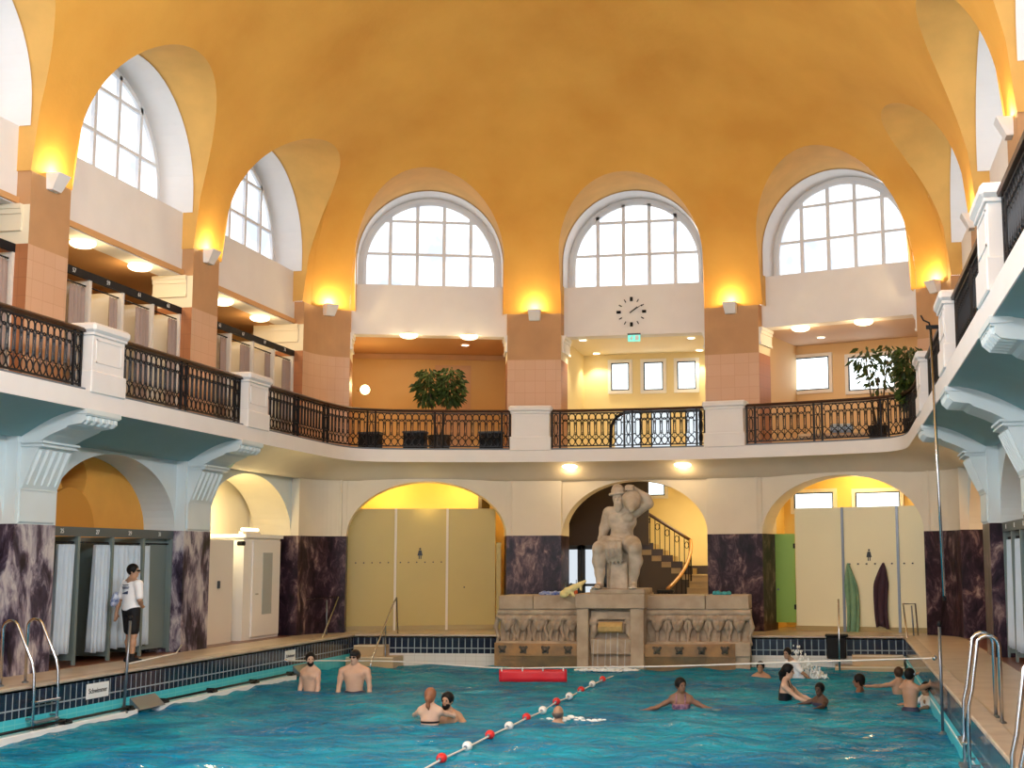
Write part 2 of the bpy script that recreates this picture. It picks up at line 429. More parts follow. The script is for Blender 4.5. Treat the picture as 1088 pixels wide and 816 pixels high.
# the bays: frame (a along the wall, d into the hall), half width of the opening, radius and springing of the window arch
BAYS = []
def bay(side, o, t, n, A, R, zsp, kind): BAYS.append(dict(side=side, F=Frame((*o, 0)[:2], t, n), A=A, R=R, zs=zsp, kind=kind))
_pc = PIERS+[None]
for i in range(len(PIERS)):
    y0 = PIERS[i]+PW; y1 = PIERS[i+1]-PW if i+1 < len(PIERS) else CORNER
    A = (y1-y0)/2; yc = (y0+y1)/2
    bay('left', (XL, yc), (0, 1), (1, 0), A, min(A, 2.12), 9.14, i)
    bay('right', (XR, yc), (0, -1), (-1, 0), A, min(A, 2.12), 9.14, i)
bay('far', (XC, 32.3), (1, 0), (0, -1), 1.85, 1.85, 9.42, 'centre')
_a, _b = np.array([XC-LATO, arc_y(LATO)]), np.array([XC-3.22, arc_y(3.22)])
_t = (_b-_a)/np.linalg.norm(_b-_a); _n = np.array([_t[1], -_t[0]]); _m = (_a+_b)/2
bay('far', _m, _t, _n, np.linalg.norm(_b-_a)/2, 1.87, 9.40, 'left')
bay('far', mir(_m), (_t[0], -_t[1]), (-_n[0], _n[1]), np.linalg.norm(_b-_a)/2, 1.87, 9.40, 'right')
FB = {b['kind']: b for b in BAYS if b['side'] == 'far'}
LB = {b['kind']: b for b in BAYS if b['side'] == 'left'}
RB = {b['kind']: b for b in BAYS if b['side'] == 'right'}

# ---------------------------------------------------------------- the vault with its lunettes
cuts = []; lun = MB()
DB = -.25
for b in BAYS:
    F, R, zs = b['F'], b['R'], b['zs']; pts = []
    th = np.linspace(0, PI, 41)
    prof = [(R*math.cos(q), zs+R*math.sin(q)) for q in th]
    prof = [(R, Z0)]+prof+[(-R, Z0)]
    front = []
    for a, z in prof:
        lo, hi = -1.0, 6.0
        for _ in range(40):
            m = (lo+hi)/2; p = F(a, m, z)
            if vault_z(p[0], p[1]) < z: lo = m
            else: hi = m
        front.append(hi)
    ring0 = [F(a, DB, z) for a, z in prof]; ring1 = [F(a, d, z) for (a, z), d in zip(prof, front)]
    lun.loft([ring0, ring1], closed=False)
    us = [(to_u(*F(a, d, z)[:2]), z) for (a, z), d in zip(prof, front)]
    if us[0][0] > us[-1][0]: us.reverse()
    us[0] = (us[0][0], Z0-.01); us[-1] = (us[-1][0], Z0-.01); cuts.append(us)
struct(lun, 'ceiling_lunettes', LUNET, smooth=40)
umax = PI/2*KU+YQ-YN
us_ = sorted(set([round(u, 6) for u in np.arange(-umax, umax, .35)]+[-umax, umax]+[round(u, 6) for c in cuts for u, z in c]))
cols = [us_[0]]
for u in us_[1:]:
    if u-cols[-1] > 2e-4: cols.append(u)
va = MB(); NT = 72; TT = np.linspace(0, PI/2, NT)
def crossings(u):
    """the heights at which the outline of a lunette crosses the meridian u"""
    r = []
    for c in cuts:
        for (u0, z0), (u1, z1) in zip(c[:-1], c[1:]):
            if (u0-u)*(u1-u) < 0: r.append((z0+(z1-z0)*(u-u0)/(u1-u0), z0, z1, u0, u1))
    return sorted(r, key=lambda q: q[0])
def P_(u, t): return vault_pt(u, Z0+H*math.sin(t))
def tz(z): return math.asin(min(1, max(0, (z-Z0)/H)))
for u0, u1 in zip(cols[:-1], cols[1:]):
    cr = crossings((u0+u1)/2)
    if len(cr) % 2: cr = cr[:]                # open at the bottom
    def ends(q): return tuple(tz(q[1]+(q[2]-q[1])*(u-q[3])/(q[4]-q[3])) for u in (u0, u1))
    lims = ([] if len(cr) % 2 else [(0.0, 0.0)])+[ends(q) for q in cr]
    for (a0, a1), (b0, b1) in zip(lims[0:-1:2], lims[1::2]):      # pieces under an overhang
        for k in range(4):
            f0, f1 = k/4, (k+1)/4; va.quad(P_(u0, a0+(b0-a0)*f0), P_(u1, a1+(b1-a1)*f0), P_(u1, a1+(b1-a1)*f1), P_(u0, a0+(b0-a0)*f1))
    ta, tb = lims[-1]
    A_ = [ta]+[t for t in TT if t > ta+1e-4]; B_ = [tb]+[t for t in TT if t > tb+1e-4]
    v = [P_(u0, t) for t in A_]+[P_(u1, t) for t in B_]; f = []; m = min(len(A_), len(B_)); la, lb = len(A_), len(B_)
    for k in range(1, m): f.append((la-k, la+lb-k, la+lb-k-1, la-k-1))
    for k in range(la-m): f.append((k, k+1, la+lb-m))
    for k in range(lb-m): f.append((la+k, la-m, la+k+1))
    va.add(v, f)
def weld(o):
    import bmesh
    bm = bmesh.new(); bm.from_mesh(o.data); bmesh.ops.remove_doubles(bm, verts=bm.verts, dist=.0005)
    bmesh.ops.recalc_face_normals(bm, faces=bm.faces); bm.to_mesh(o.data); bm.free()
    o.data.polygons.foreach_set('use_smooth', [True]*len(o.data.polygons)); o.data.update()
weld(struct(va, 'ceiling', VAULT, fix=False))

# ---------------------------------------------------------------- windows under the lunettes
wall_l, wall_r, wall_f = MB(), MB(), MB()
WALLS = {'left': wall_l, 'right': wall_r, 'far': wall_f}
WM = [WHITE, MARB, CREAM, PINK, BROWN, RUST, TEALL, MARBL, VAULT, BEIGE]
nw = 0
SIDE = {'left': 'left wall', 'right': 'right wall', 'far': 'far apse wall'}
for b in BAYS:
    F, R, zs, A = b['F'], b['R'], b['zs'], b['A']; mb = WALLS[b['side']]; mb.T = F
    # white panel below the sill, its underside, reveal of the arch and sill
    zsill = ZSILL
    mb.box(-A-.02, A+.02, DB-.45, DB, ZLIN, zsill)
    ths = np.linspace(0, PI, 33)
    pr = [(R-.02, zsill)]+[((R-.02)*math.cos(q), zs+(R-.02)*math.sin(q)) for q in ths]+[(-R+.02, zsill)]
    mb.loft([[(a, DB+.22, z) for a, z in pr], [(a, -.78, z) for a, z in pr]], closed=False)
    mb.quad((-R, DB, zsill+.002), (R, DB, zsill+.002), (R, -.78, zsill+.002), (-R, -.78, zsill+.002))
    # back plate around the window so that no light leaks
    Rw = R-.13
    outer = [(R+.25, zsill-.1)]+[((R+.25)*math.cos(q), zs+(R+.25)*math.sin(q)) for q in ths]+[(-R-.25, zsill-.1)]
    inner = [(Rw, zsill)]+[(Rw*math.cos(q), zs+Rw*math.sin(q)) for q in ths]+[(-Rw, zsill)]
    mb.loft([[(a, -.78, z) for a, z in outer], [(a, -.78, z) for a, z in inner]], closed=False)
    # the window itself
    nw += 1
    w = MB(F); wd = .055
    pin = [(a*(1-.05), zsill+.06 if i in (0, len(inner)-1) else zs+(z-zs)*(1-.05)) for i, (a, z) in enumerate(inner)]
    for dd in (-.72, -.80): pass
    rings = []
    for dd, src in ((-.80, inner), (-.70, inner), (-.70, pin), (-.80, pin)): rings.append([(a, dd, z) for a, z in src])
    w.loft([[rings[k][i] for k in range(4)] for i in range(len(inner))], True, True)
    w.box(-Rw, Rw, -.80, -.68, zsill, zsill+.07)
    cw = 2*Rw/5
    for k in range(1, 5):
        a = -Rw+cw*k; zt = zs+math.sqrt(max(0, Rw*Rw-a*a)); w.box(a-.045, a+.045, -.79, -.70, zsill+.02, zt-.02)
    for z in (zsill+.92, zsill+1.80):
        hwid = Rw if z < zs else math.sqrt(max(0, Rw*Rw-(z-zs)**2)); w.box(-hwid+.02, hwid-.02, -.785, -.705, z-.032, z+.032)
    fr = struct(w, 'window_%d' % nw, FRAME)
    g = MB(F); g.add([(a, -.77, z) for a, z in inner], [tuple(range(len(inner)))])
    g.build('pane', PANE, fr)

# ---------------------------------------------------------------- piers, arches, marble
def pier(mb, face, backs, bands):
    """a wall pier: its curved face and the two back corners, in bands of height (z0, z1, face material, side material)"""
    poly = list(face)+list(backs); n = len(poly); nf = len(face)
    for z0, z1, mf, ms in bands:
        for j in range(n):
            k = (j+1) % n
            mb.quad((*poly[j], z0), (*poly[k], z0), (*poly[k], z1), (*poly[j], z1), mf if j < nf-1 else ms)
    mb.add([(*p, bands[-1][1]) for p in poly], [tuple(range(n))], bands[-1][2])
def arch(mb, F, A, zsp, zc, ztop, d0, depth, mw, msof, n=32):
    """the spandrel over an elliptical opening with its soffit"""
    a = [A*math.cos(t) for t in np.linspace(PI, 0, n+1)]; z = [zsp+(zc-zsp)*math.sin(t) for t in np.linspace(PI, 0, n+1)]
    old, mb.T = mb.T, F
    mb.loft([[(p, d0, q) for p, q in zip(a, z)], [(p, d0, ztop) for p in a]], closed=False, mi=mw)
    mb.loft([[(p, d0, q) for p, q in zip(a, z)], [(p, d0-depth, q) for p, q in zip(a, z)]], closed=False, mi=msof)
    mb.loft([[(p, d0-depth, q) for p, q in zip(a, z)], [(p, d0-depth, ztop) for p in a]], closed=False, mi=msof)
    mb.T = old
LOW = lambda m, w=9: [(-1.2, ZM, m, m), (ZM, ZS0+.2, w, w)]
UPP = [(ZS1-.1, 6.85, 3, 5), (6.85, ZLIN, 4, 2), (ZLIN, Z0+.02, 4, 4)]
for side, mb, X, s in (('left', wall_l, XL, 1), ('right', wall_r, XR, -1)):
    mb.T = None
    for c in PIERS:
        f = [(X, c-PW), (X, c+PW)]
        pier(mb, f, [(X-s*1.3, c+PW), (X-s*1.3, c-PW)], LOW(7 if side == 'left' else 1, 6))
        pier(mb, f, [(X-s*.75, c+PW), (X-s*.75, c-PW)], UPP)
    cf = [tuple(p) if s == 1 else mir(p) for p in CORN]
    e = np.array(cf[-1]); nb = (FB['left'] if s == 1 else FB['right'])['F'].n
    bk = [tuple(e-nb[:2]*1.1), (X-s*1.3, CORNER+.9), (X-s*1.3, CORNER)]
    pier(mb, cf, bk, LOW(1)); pier(mb, cf, bk, UPP)
    for k, b in (LB if s == 1 else RB).items():
        arch(mb, b['F'], b['A'], ZM, ZA, ZS0+.1, -.2, .95, 6, 2 if k == 5 else 6)
wall_f.T = None
for s in (-1, 1):
    l0, l1 = 1.85, 3.22
    f = [(XC+s*l, arc_y(l)) for l in np.linspace(l0, l1, 6)]
    nb = FB['left' if s < 0 else 'right']['F'].n[:2]
    bk = [tuple(np.array(f[-1])-nb*1.0), (f[0][0], f[0][1]+1.0)]
    pier(wall_f, f, bk, LOW(1)); 
    bk = [tuple(np.array(f[-1])-nb*.8), (f[0][0], f[0][1]+.8)]
    pier(wall_f, f, bk, UPP)
for k, b in FB.items(): arch(wall_f, b['F'], b['A'], ZM, ZA+.03, ZS0+.1, -.03, .75 if k != 'centre' else .6, 9, 9)
# impost mouldings under each lintel
for b in BAYS:
    mb = WALLS[b['side']]; mb.T = b['F']; A = b['A']
    for s in (-1, 1):
        for w_, z0, z1 in ((.055, 7.06, 7.12), (.035, 7.12, 7.34), (.06, 7.34, 7.42), (.085, 7.42, 7.50)):
            x0, x1 = sorted((s*A, s*(A-w_))); mb.box(x0, x1, -.85, -.02 if b['side'] == 'far' else -.12, z0, z1, 2 if b['side'] != 'far' else 0)
for side in WALLS: WALLS[side].T = None
struct(wall_l, 'wall_left', WM); struct(wall_r, 'wall_right', WM); struct(wall_f, 'wall_far', WM)

# ---------------------------------------------------------------- gallery slab with its coved soffit
GXL, GAR, GPH = -11.6, 16.0, math.radians(21)
_ge = (XC-GAR*math.sin(GPH), AC+GAR*math.cos(GPH))
GC = bez((GXL, 28.4), (GXL, 29.4), (_ge[0]-.8*math.cos(GPH), _ge[1]-.8*math.sin(GPH)), _ge, 13)
GAL = [(GXL, y) for y in np.linspace(YN, 28.4, 60)]+[tuple(p) for p in GC[1:]]
GAL += [(XC+GAR*math.sin(t), AC+GAR*math.cos(t)) for t in np.linspace(-GPH, GPH, 61)[1:-1]]
GAL += [mir(p) for p in GC[::-1]]+[mir((GXL, y)) for y in np.linspace(28.4, YN, 60)[1:]]
assert len(GAL) == len(OUT)
sl = MB()
def lerp(p, q, f): return (p[0]+(q[0]-p[0])*f, p[1]+(q[1]-p[1])*f)
def off(i, d):                               # outline point i pushed d into the wall
    p = np.array(OUT[i]); q = np.array(GAL[i]); v = p-q; v = v/np.linalg.norm(v); return tuple(p+v*d)
rows = []
for i in range(len(OUT)):
    w0 = off(i, .22); r = [(*w0, 3.74)]
    for f in np.linspace(0, 1, 9): r.append((*lerp(OUT[i], GAL[i], f*.985), 3.74+(ZS0-3.74)*math.sin(f*PI/2)))
    rows.append(r)
for i in range(len(rows)-1): sl.loft(rows[i:i+2], closed=False, mi=1 if OUT[i][1] < 25.3 else 2)  # soffit tint switches from water bounce to lamplit beige towards the far end
rows = [[(*lerp(OUT[i], GAL[i], .985), ZS0), (*GAL[i], ZS0), (*GAL[i], ZS1), (*lerp(OUT[i], GAL[i], -3.2), ZS1)] for i in range(len(OUT))]
sl.loft(rows, closed=False, mi=0)
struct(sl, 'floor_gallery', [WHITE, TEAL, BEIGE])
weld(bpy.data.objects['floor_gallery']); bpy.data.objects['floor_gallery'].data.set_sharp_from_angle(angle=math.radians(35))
# consoles carrying the gallery
def console(F, name):
    m = MB(F); w = .47
    prof = [(0, 2.37), (.03, 2.40), (.03, 2.90), (.05, 2.93), (.30, 3.56), (.36, 3.57), (.37, 3.66), (.33, 3.67), (.50, 3.76), (.75, 3.86), (.80, 3.90), (1.02, 3.93), (1.08, 3.98), (1.08, 4.05), (1.12, 4.06), (1.12, 4.16), (0, 4.16)]
    m.loft([[(-w, d, z) for d, z in prof], [(w, d, z) for d, z in prof]], True, True)
    for k in range(5):                       # flutes on the slope and on the end scroll
        a = -w+.10+.185*k
        m.tube([(a, .07, 2.98), (a, .19, 3.28), (a, .29, 3.53)], [.02, .045, .05], 6)
        m.tube([(a, .86, 3.935), (a, 1.03, 3.95), (a, 1.08, 4.0), (a, 1.09, 4.05)], .04, 6)
    m.box(-w-.03, w+.03, .03, .385, 3.575, 3.60); m.box(-w-.04, w+.04, .03, .41, 3.63, 3.665)
    m.box(-w-.02, w+.02, .03, .045, 2.895, 2.925)
    m.box(-w-.02, w+.02, .9, 1.135, 4.08, 4.15)
    return struct(m, name, TEALL)
n = 0
for c in PIERS[1:]:
    n += 1; console(Frame((XL, c), (0, 1), (1, 0)), 'trim_%d' % n)
    n += 1; console(Frame((XR, c), (0, -1), (-1, 0)), 'trim_%d' % n)
# pilaster strips on the far wall above the marble
for lat in (3.10, -3.10, 7.12, -7.12):
    n += 1; y = arc_y(abs(lat)) if abs(lat) < 7 else 30.72; m = MB(); m.box(XC+lat-.02, XC+lat+.02, y-.025, y+.05, ZM, 3.9); struct(m, 'trim_%d' % n, BEIGE)

# ---------------------------------------------------------------- gallery pedestals
PED = [8.4, 13.8, 19.2, 24.77]
def pedestal(F):
    global n
    n += 1; m = MB(F); w = .47
    m.box(-w-.04, w+.04, -.36, .03, ZS1-.02, 4.78, bev=.015); m.box(-w, w, -.33, 0, 4.76, 5.38, bev=.01)
    m.box(-w-.03, w+.03, -.36, .03, 5.35, 5.40, bev=.01); m.box(-w-.07, w+.07, -.41, .07, 5.40, 5.55, bev=.04)
    for z in (4.92, 5.28): m.box(-w+.10, w-.10, 0, .012, z, z+.02)
    for a in (-w+.10, w-.12): m.box(a, a+.02, 0, .012, 4.92, 5.30)
    struct(m, 'trim_%d' % n, WHITE)
for y in PED: pedestal(Frame((GXL, y), (0, 1), (1, 0))); pedestal(Frame((2*XC-GXL, y), (0, -1), (-1, 0)))
PEDA = math.asin(2.40/GAR)
for s in (-1, 1):
    a = s*PEDA; pedestal(Frame((XC+GAR*math.sin(a), AC+GAR*math.cos(a)), (math.cos(a), -math.sin(a)), (-math.sin(a), -math.cos(a))))

# ---------------------------------------------------------------- floors, pool basin
PX0, PX1, PY0, PY1 = -11.4, 1.45, 3.2, 29.9
fl = MB()
fl.box(-18.5, PX0, YN, 38, -.06, 0); fl.box(PX1, 8, YN, 38, -.06, 0); fl.box(PX0, PX1, YN, PY0, -.06, 0); fl.box(PX0, PX1, PY1, 38, -.06, 0)
struct(fl, 'floor', DECK)
rf = MB()
rf.box(-18.5, XL-.03, YN, CORNER, .0, .006); rf.box(XR+.03, 8, YN, CORNER, .0, .006)
struct(rf, 'floor_cubicles', REDF)
po = MB()
po.box(PX0-.3, PX1+.3, PY0-.3, PY1+.3, -2.4, -2.2, 1)
for (x0, x1, y0, y1) in ((PX0-.3, PX0, PY0-.3, PY1+.3), (PX1, PX1+.3, PY0-.3, PY1+.3), (PX0, PX1, PY0-.3, PY0), (PX0, PX1, PY1, PY1+.3)):
    far = y0 == PY1
    po.box(x0, x1, y0, y1, -.42, -.005, 0); po.box(x0, x1, y0, y1, -2.2, -.42, 2 if far else 1)
struct(po, 'floor_pool_basin', [NAVY, POOLT, WTILE])
cop = MB()                                    # stone nosing along the edge
for (x0, x1, y0, y1) in ((PX0-.22, PX0+.03, PY0, PY1), (PX1-.03, PX1+.22, PY0, PY1), (PX0-.22, PX1+.22, PY1-.03, PY1+.2)):
    cop.box(x0, x1, y0, y1, -.03, .025, bev=.012)
struct(cop, 'trim_coping', mat('worn_stone_edge', (.52, .44, .35), .5, col2=(.40, .33, .26), nscale=3))
LAMPS = 1.0
FILL = 820
# ---------------------------------------------------------------- light
wd = bpy.data.worlds.new('daylight'); SC.world = wd; wd.use_nodes = True
bg = wd.node_tree.nodes['Background']; bg.inputs[0].default_value = (.86, .93, 1.0, 1); bg.inputs[1].default_value = WORLD_STR
def lamp(kind, loc, power, col, size=.1, rot=None, spot=None, blend=.6):
    l = bpy.data.lights.new('light', kind); l.energy = power*LAMPS; l.color = col
    if kind == 'AREA': l.size = size
    else: l.shadow_soft_size = size
    if spot: l.spot_size = spot; l.spot_blend = blend
    o = bpy.data.objects.new('light', l); COL.objects.link(o); o.location = loc
    if rot: o.rotation_euler = rot
    return o

for b in BAYS:                                # added fill lights at the unseen near windows, standing in for extra daylight
    if b['side'] == 'far' or b['kind'] > 2: continue
    F = b['F']; p = F(0, -.60, b['zs']+.35); d = F.n*1.0+np.array([0, 0, -.12])
    q = Vector(d).to_track_quat('-Z', 'Y').to_euler()
    l = bpy.data.lights.new('window_daylight', 'AREA'); l.shape = 'RECTANGLE'; l.size = 3.0; l.size_y = 1.7; l.energy = FILL; l.color = (.88, .94, 1.0)
    o = bpy.data.objects.new('window_daylight', l); COL.objects.link(o); o.location = p; o.rotation_euler = q
# ---------------------------------------------------------------- water
ZW = -.69
def water_mat():
    m = bpy.data.materials.new('pool_water'); m.use_nodes = True; nt = m.node_tree; L = nt.links.new
    nt.nodes.clear(); o = nt.nodes.new('ShaderNodeOutputMaterial')
    tc = nt.nodes.new('ShaderNodeNewGeometry'); mp = nt.nodes.new('ShaderNodeMapping'); L(tc.outputs['Position'], mp.inputs[0])
    mp.inputs['Scale'].default_value = (1, 1.25, 1)
    n = nt.nodes.new('ShaderNodeTexNoise'); n.inputs['Scale'].default_value = 4.5; n.inputs['Detail'].default_value = 5; n.inputs['Distortion'].default_value = .6
    L(mp.outputs[0], n.inputs['Vector'])
    bp = nt.nodes.new('ShaderNodeBump'); bp.inputs['Strength'].default_value = .85; bp.inputs['Distance'].default_value = .15
    L(n.outputs['Fac'], bp.inputs['Height'])
    n2 = nt.nodes.new('ShaderNodeTexNoise'); n2.inputs['Scale'].default_value = .55; n2.inputs['Detail'].default_value = 4; n2.inputs['Distortion'].default_value = 1.2
    L(mp.outputs[0], n2.inputs['Vector'])
    r = nt.nodes.new('ShaderNodeValToRGB'); L(n2.outputs['Fac'], r.inputs['Fac'])
    r.color_ramp.elements[0].position = .36; r.color_ramp.elements[1].position = .66
    r.color_ramp.elements[0].color = (.001, .19, .43, 1); r.color_ramp.elements[1].color = (.01, .42, .64, 1)
    d = nt.nodes.new('ShaderNodeBsdfDiffuse'); L(r.outputs['Color'], d.inputs['Color']); L(bp.outputs['Normal'], d.inputs['Normal'])
    t = nt.nodes.new('ShaderNodeBsdfRefraction'); t.inputs['Color'].default_value = (.2, .78, 1.0, 1); t.inputs['IOR'].default_value = 1.15; t.inputs['Roughness'].default_value = .05
    L(bp.outputs['Normal'], t.inputs['Normal'])
    mx = nt.nodes.new('ShaderNodeMixShader'); mx.inputs[0].default_value = .25; L(d.outputs[0], mx.inputs[1]); L(t.outputs[0], mx.inputs[2])
    g = nt.nodes.new('ShaderNodeBsdfGlossy'); g.inputs['Roughness'].default_value = .025; L(bp.outputs['Normal'], g.inputs['Normal'])
    f = nt.nodes.new('ShaderNodeFresnel'); f.inputs['IOR'].default_value = 1.33; L(bp.outputs['Normal'], f.inputs['Normal'])
    m2 = nt.nodes.new('ShaderNodeMixShader'); fm = nt.nodes.new('ShaderNodeMath'); fm.operation = 'MULTIPLY'; fm.inputs[1].default_value = .7; L(f.outputs[0], fm.inputs[0]); L(fm.outputs[0], m2.inputs[0]); L(mx.outputs[0], m2.inputs[1]); L(g.outputs[0], m2.inputs[2])
    L(m2.outputs[0], o.inputs[0])
    return m
def wave(x, y):
    r = random.Random(3); z = np.zeros_like(x)
    for k in range(26):
        a = r.uniform(0, 2*PI); L_ = r.uniform(.28, 1.7); p = r.uniform(0, 6.28)
        wx, wy = math.cos(a)*2*PI/L_, math.sin(a)*2*PI/L_
        z += .0046*L_**.8*np.sin(wx*x+wy*y*1.3+p+.6*np.sin(.9*y+.7*x+k))
    return z
gx = np.linspace(PX0, PX1, 190); gy = np.concatenate([np.linspace(PY0, 12, 60), np.linspace(12, PY1, 330)[1:]])
X_, Y_ = np.meshgrid(gx, gy, indexing='ij'); W_ = ZW+wave(X_, Y_)
me = bpy.data.meshes.new('water')
nx_, ny_ = X_.shape; ii = np.arange(nx_*ny_).reshape(nx_, ny_)
me.from_pydata(np.stack([X_, Y_, W_], -1).reshape(-1, 3).tolist(), [], np.stack([ii[:-1, :-1], ii[1:, :-1], ii[1:, 1:], ii[:-1, 1:]], -1).reshape(-1, 4).tolist())
me.materials.append(water_mat()); me.polygons.foreach_set('use_smooth', [True]*len(me.polygons)); me.update()
wo = bpy.data.objects.new('water', me); COL.objects.link(wo); tag(wo, 'rippled turquoise pool water', kind='structure')
# ================================================================ behind the arcades
def room(F, a0, a1, d0, d1, z0, z1, mats, name, rz=None):
    """an open-fronted room: back wall, two side walls, ceiling"""
    m = MB(F)
    m.box(a0-.12, a1+.12, d1-.1, d1, z0, z1, 0); m.box(a0-.12, a0, d1, d0, z0, z1, 0); m.box(a1, a1+.12, d1, d0, z0, z1, 0)
    m.box(a0-.12, a1+.12, d1-.1, d0, z1, z1+.1, 1)
    return struct(m, name, mats)
# upper level, the far end: three rooms
RD = -3.45
room(FB['left']['F'], -2.35, 2.2, -.3, RD, ZS1-.02, 7.51, [ROOM, ROOMC], 'wall_room_left')
room(FB['centre']['F'], -1.95, 2.1, -.3, RD, ZS1-.02, 7.51, [YELLOW, mat('pale_yellow_ceiling', (.85, .72, .48), .7)], 'wall_room_centre')
room(FB['right']['F'], -2.2, 2.5, -.3, RD, ZS1-.02, 7.51, [mat('sand_wall_paint', (.72, .50, .26), .7), mat('rose_beige_ceiling', (.66, .47, .33), .7)], 'wall_room_right')
fr = MB(FB['left']['F']); fr.box(.15, 1.15, RD, RD+.04, ZS1+.5, 7.2); fr.box(-2.3, 2.2, RD, RD+.05, 7.36, 7.5)
struct(fr, 'trim_room', BROWN)
# left and right galleries
for nm, X, s in (('left', XL, -1), ('right', XR, 1)):
    m = MB(); xb = X+s*3.3
    m.box(*sorted((xb, xb+s*.1)), YN, 30.6, ZS1-.02, 7.6, 0); m.box(*sorted((X+s*.2, xb)), YN, 30.6, 7.52, 7.62, 1)
    m.box(*sorted((X+s*.8, xb)), 30.5, 30.6, ZS1-.02, 7.6, 0)
    m.box(*sorted((X+s*.9, xb)), YN, 30.5, ZS1-.3, ZS1-.02, 2)
    struct(m, 'wall_gallery_'+nm, [ROOM, ROOMC, REDF])
# small windows of the upper rooms
def wall_window(F, d, c0, c1, name, bar=True, pane=PANES, frame=FRAME):
    """a framed window on the back wall (plane d), between two opposite photo corners"""
    global nw
    o = F.o+F.n*d
    def hit(u, v):
        r = ray(u, v); t = ((o-np.array([0, 0, HC]))@F.n-0)/(r@F.n) if False else ((o[:2])@F.n[:2])/(r[:2]@F.n[:2])
        p = r*t+np.array([0, 0, HC]); return ((p-F.o)@F.t, p[2])
    (a0, z1), (a1, z0) = hit(*c0), hit(*c1)
    nw += 1; m = MB(F); e = .09
    for q in ((a0-e, a0, z0-e, z1+e), (a1, a1+e, z0-e, z1+e), (a0, a1, z0-e, z0), (a0, a1, z1, z1+e)): m.box(q[0], q[1], d, d+.07, q[2], q[3])
    w = struct(m, 'window_%d' % nw, mat('pale_window_surround', (.80, .76, .70), .5))
    m = MB(F); e = .035
    for q in ((a0, a0+e, z0, z1), (a1-e, a1, z0, z1), (a0+e, a1-e, z0, z0+e), (a0+e, a1-e, z1-e, z1)): m.box(q[0], q[1], d+.01, d+.055, q[2], q[3])
    m.build('sash', DARKFR, w)
    m = MB(F); m.box(a0+e, a1-e, d+.012, d+.02, z0+e, z1-e); m.build('pane', pane, w)
    return w
Fc, Fr, Fl = FB['centre']['F'], FB['right']['F'], FB['left']['F']
for c in (((650, 386), (669, 415)), ((684.5, 385.5), (705, 415)), ((720, 385), (740, 414.5))): wall_window(Fc, RD, *c, 'w')
for c in (((833, 384), (882, 416)), ((902, 383), (952, 416))): wall_window(Fr, RD, *c, 'w')

# ---------------------------------------------------------------- lamps
def ceiling_lamp_at(loc, label, group, power, col, first=[None]):
    if first[0] is None:
        t = thing('ceiling_lamp', loc, label, 'lamp', group); x, y, z = loc
        MB().lathe([(.0, z), (.17, z), (.17, z-.035), (.14, z-.05), (0, z-.05)], (x, y), 20).build('base', mat('lamp_brass', (.55, .36, .14), .3, .9), t, 40)
        MB().lathe([(.225, z-.03), (.23, z-.05), (.21, z-.085), (.16, z-.115), (.08, z-.132), (.01, z-.135)], (x, y), 24).build('glass', LAMPG, t, True)
        first[0] = t
    else: t = dup(first[0], loc, None, label, group)
    lamp('POINT', (loc[0], loc[1], loc[2]-.28), power, col, .12)
    return t
WARM = (1.0, .68, .32)
def px(u, v, z): return tuple(at(u, v, Z=z))
zl = 7.51
side_names = ['above cubicle 57', 'above cubicle 61', 'above cubicle 65', 'above cubicle 69']
for (u, v), nm in zip([(97, 250), (158, 276), (246, 315), (285, 333)], side_names):
    p = at(u, v, Z=7.4); ceiling_lamp_at((p[0]-.35, p[1]+.35, zl), 'lit glass bowl lamp on the left gallery ceiling '+nm, 'bowl lamps of the galleries', 16, WARM)
for (u, v), nm in zip([(429, 353), (494, 355), (851, 350), (919, 344)], ['over the amber room, next to the corner pier', 'over the amber room, beside its downlight', 'over the room with two wide windows, nearer the clock', 'over the room with two wide windows, farther from the clock']):
    p = at(u, v, Z=7.4); ceiling_lamp_at((p[0], p[1]+.45, zl), 'lit glass bowl lamp '+nm, 'bowl lamps of the galleries', 14 if u < 600 else 18, WARM)
for u, nm in ((605, 'left'), (725, 'right')):
    p = at(u, 495, Y=31.75); ceiling_lamp_at((p[0], 31.75, p[2]+.07), 'lit glass bowl lamp under the gallery edge, %s of the statue head' % nm, 'bowl lamps under the gallery', 9, WARM)
def downlight_at(loc, label, first=[None]):
    x, y, z = loc
    if first[0] is None:
        t = thing('downlight', loc, label, 'lamp', 'recessed downlights')
        MB().lathe([(.115, z), (.125, z-.012), (.10, z-.018), (.095, z-.004)], (x, y), 20, caps=False).build('rim', SIGNW, t, True)
        MB().lathe([(.01, z-.004), (.098, z-.004), (.098, z-.008), (.01, z-.008)], (x, y), 20).build('diffuser', LAMPD, t)
        first[0] = t
    else: t = dup(first[0], loc, None, label)
for (u, v), nm in zip([(620, 361), (635, 376), (735, 360), (745, 375), (495, 365), (873, 361)], ['in the yellow room, front left by the exit sign', 'in the yellow room, rear left', 'in the yellow room, front right by the pier', 'in the yellow room, rear right above the third window', 'in the amber room', 'in the room with two wide windows']):
    p = at(u, v, Z=7.5); y = min(p[1], 35.4)
    downlight_at((p[0], y, 7.505), 'small round recessed downlight '+nm)
    if 600 < u < 760: lamp('SPOT', (p[0], y, 7.4), 55, (1, .86, .58), .06, (0, 0, 0), 1.9, .5)

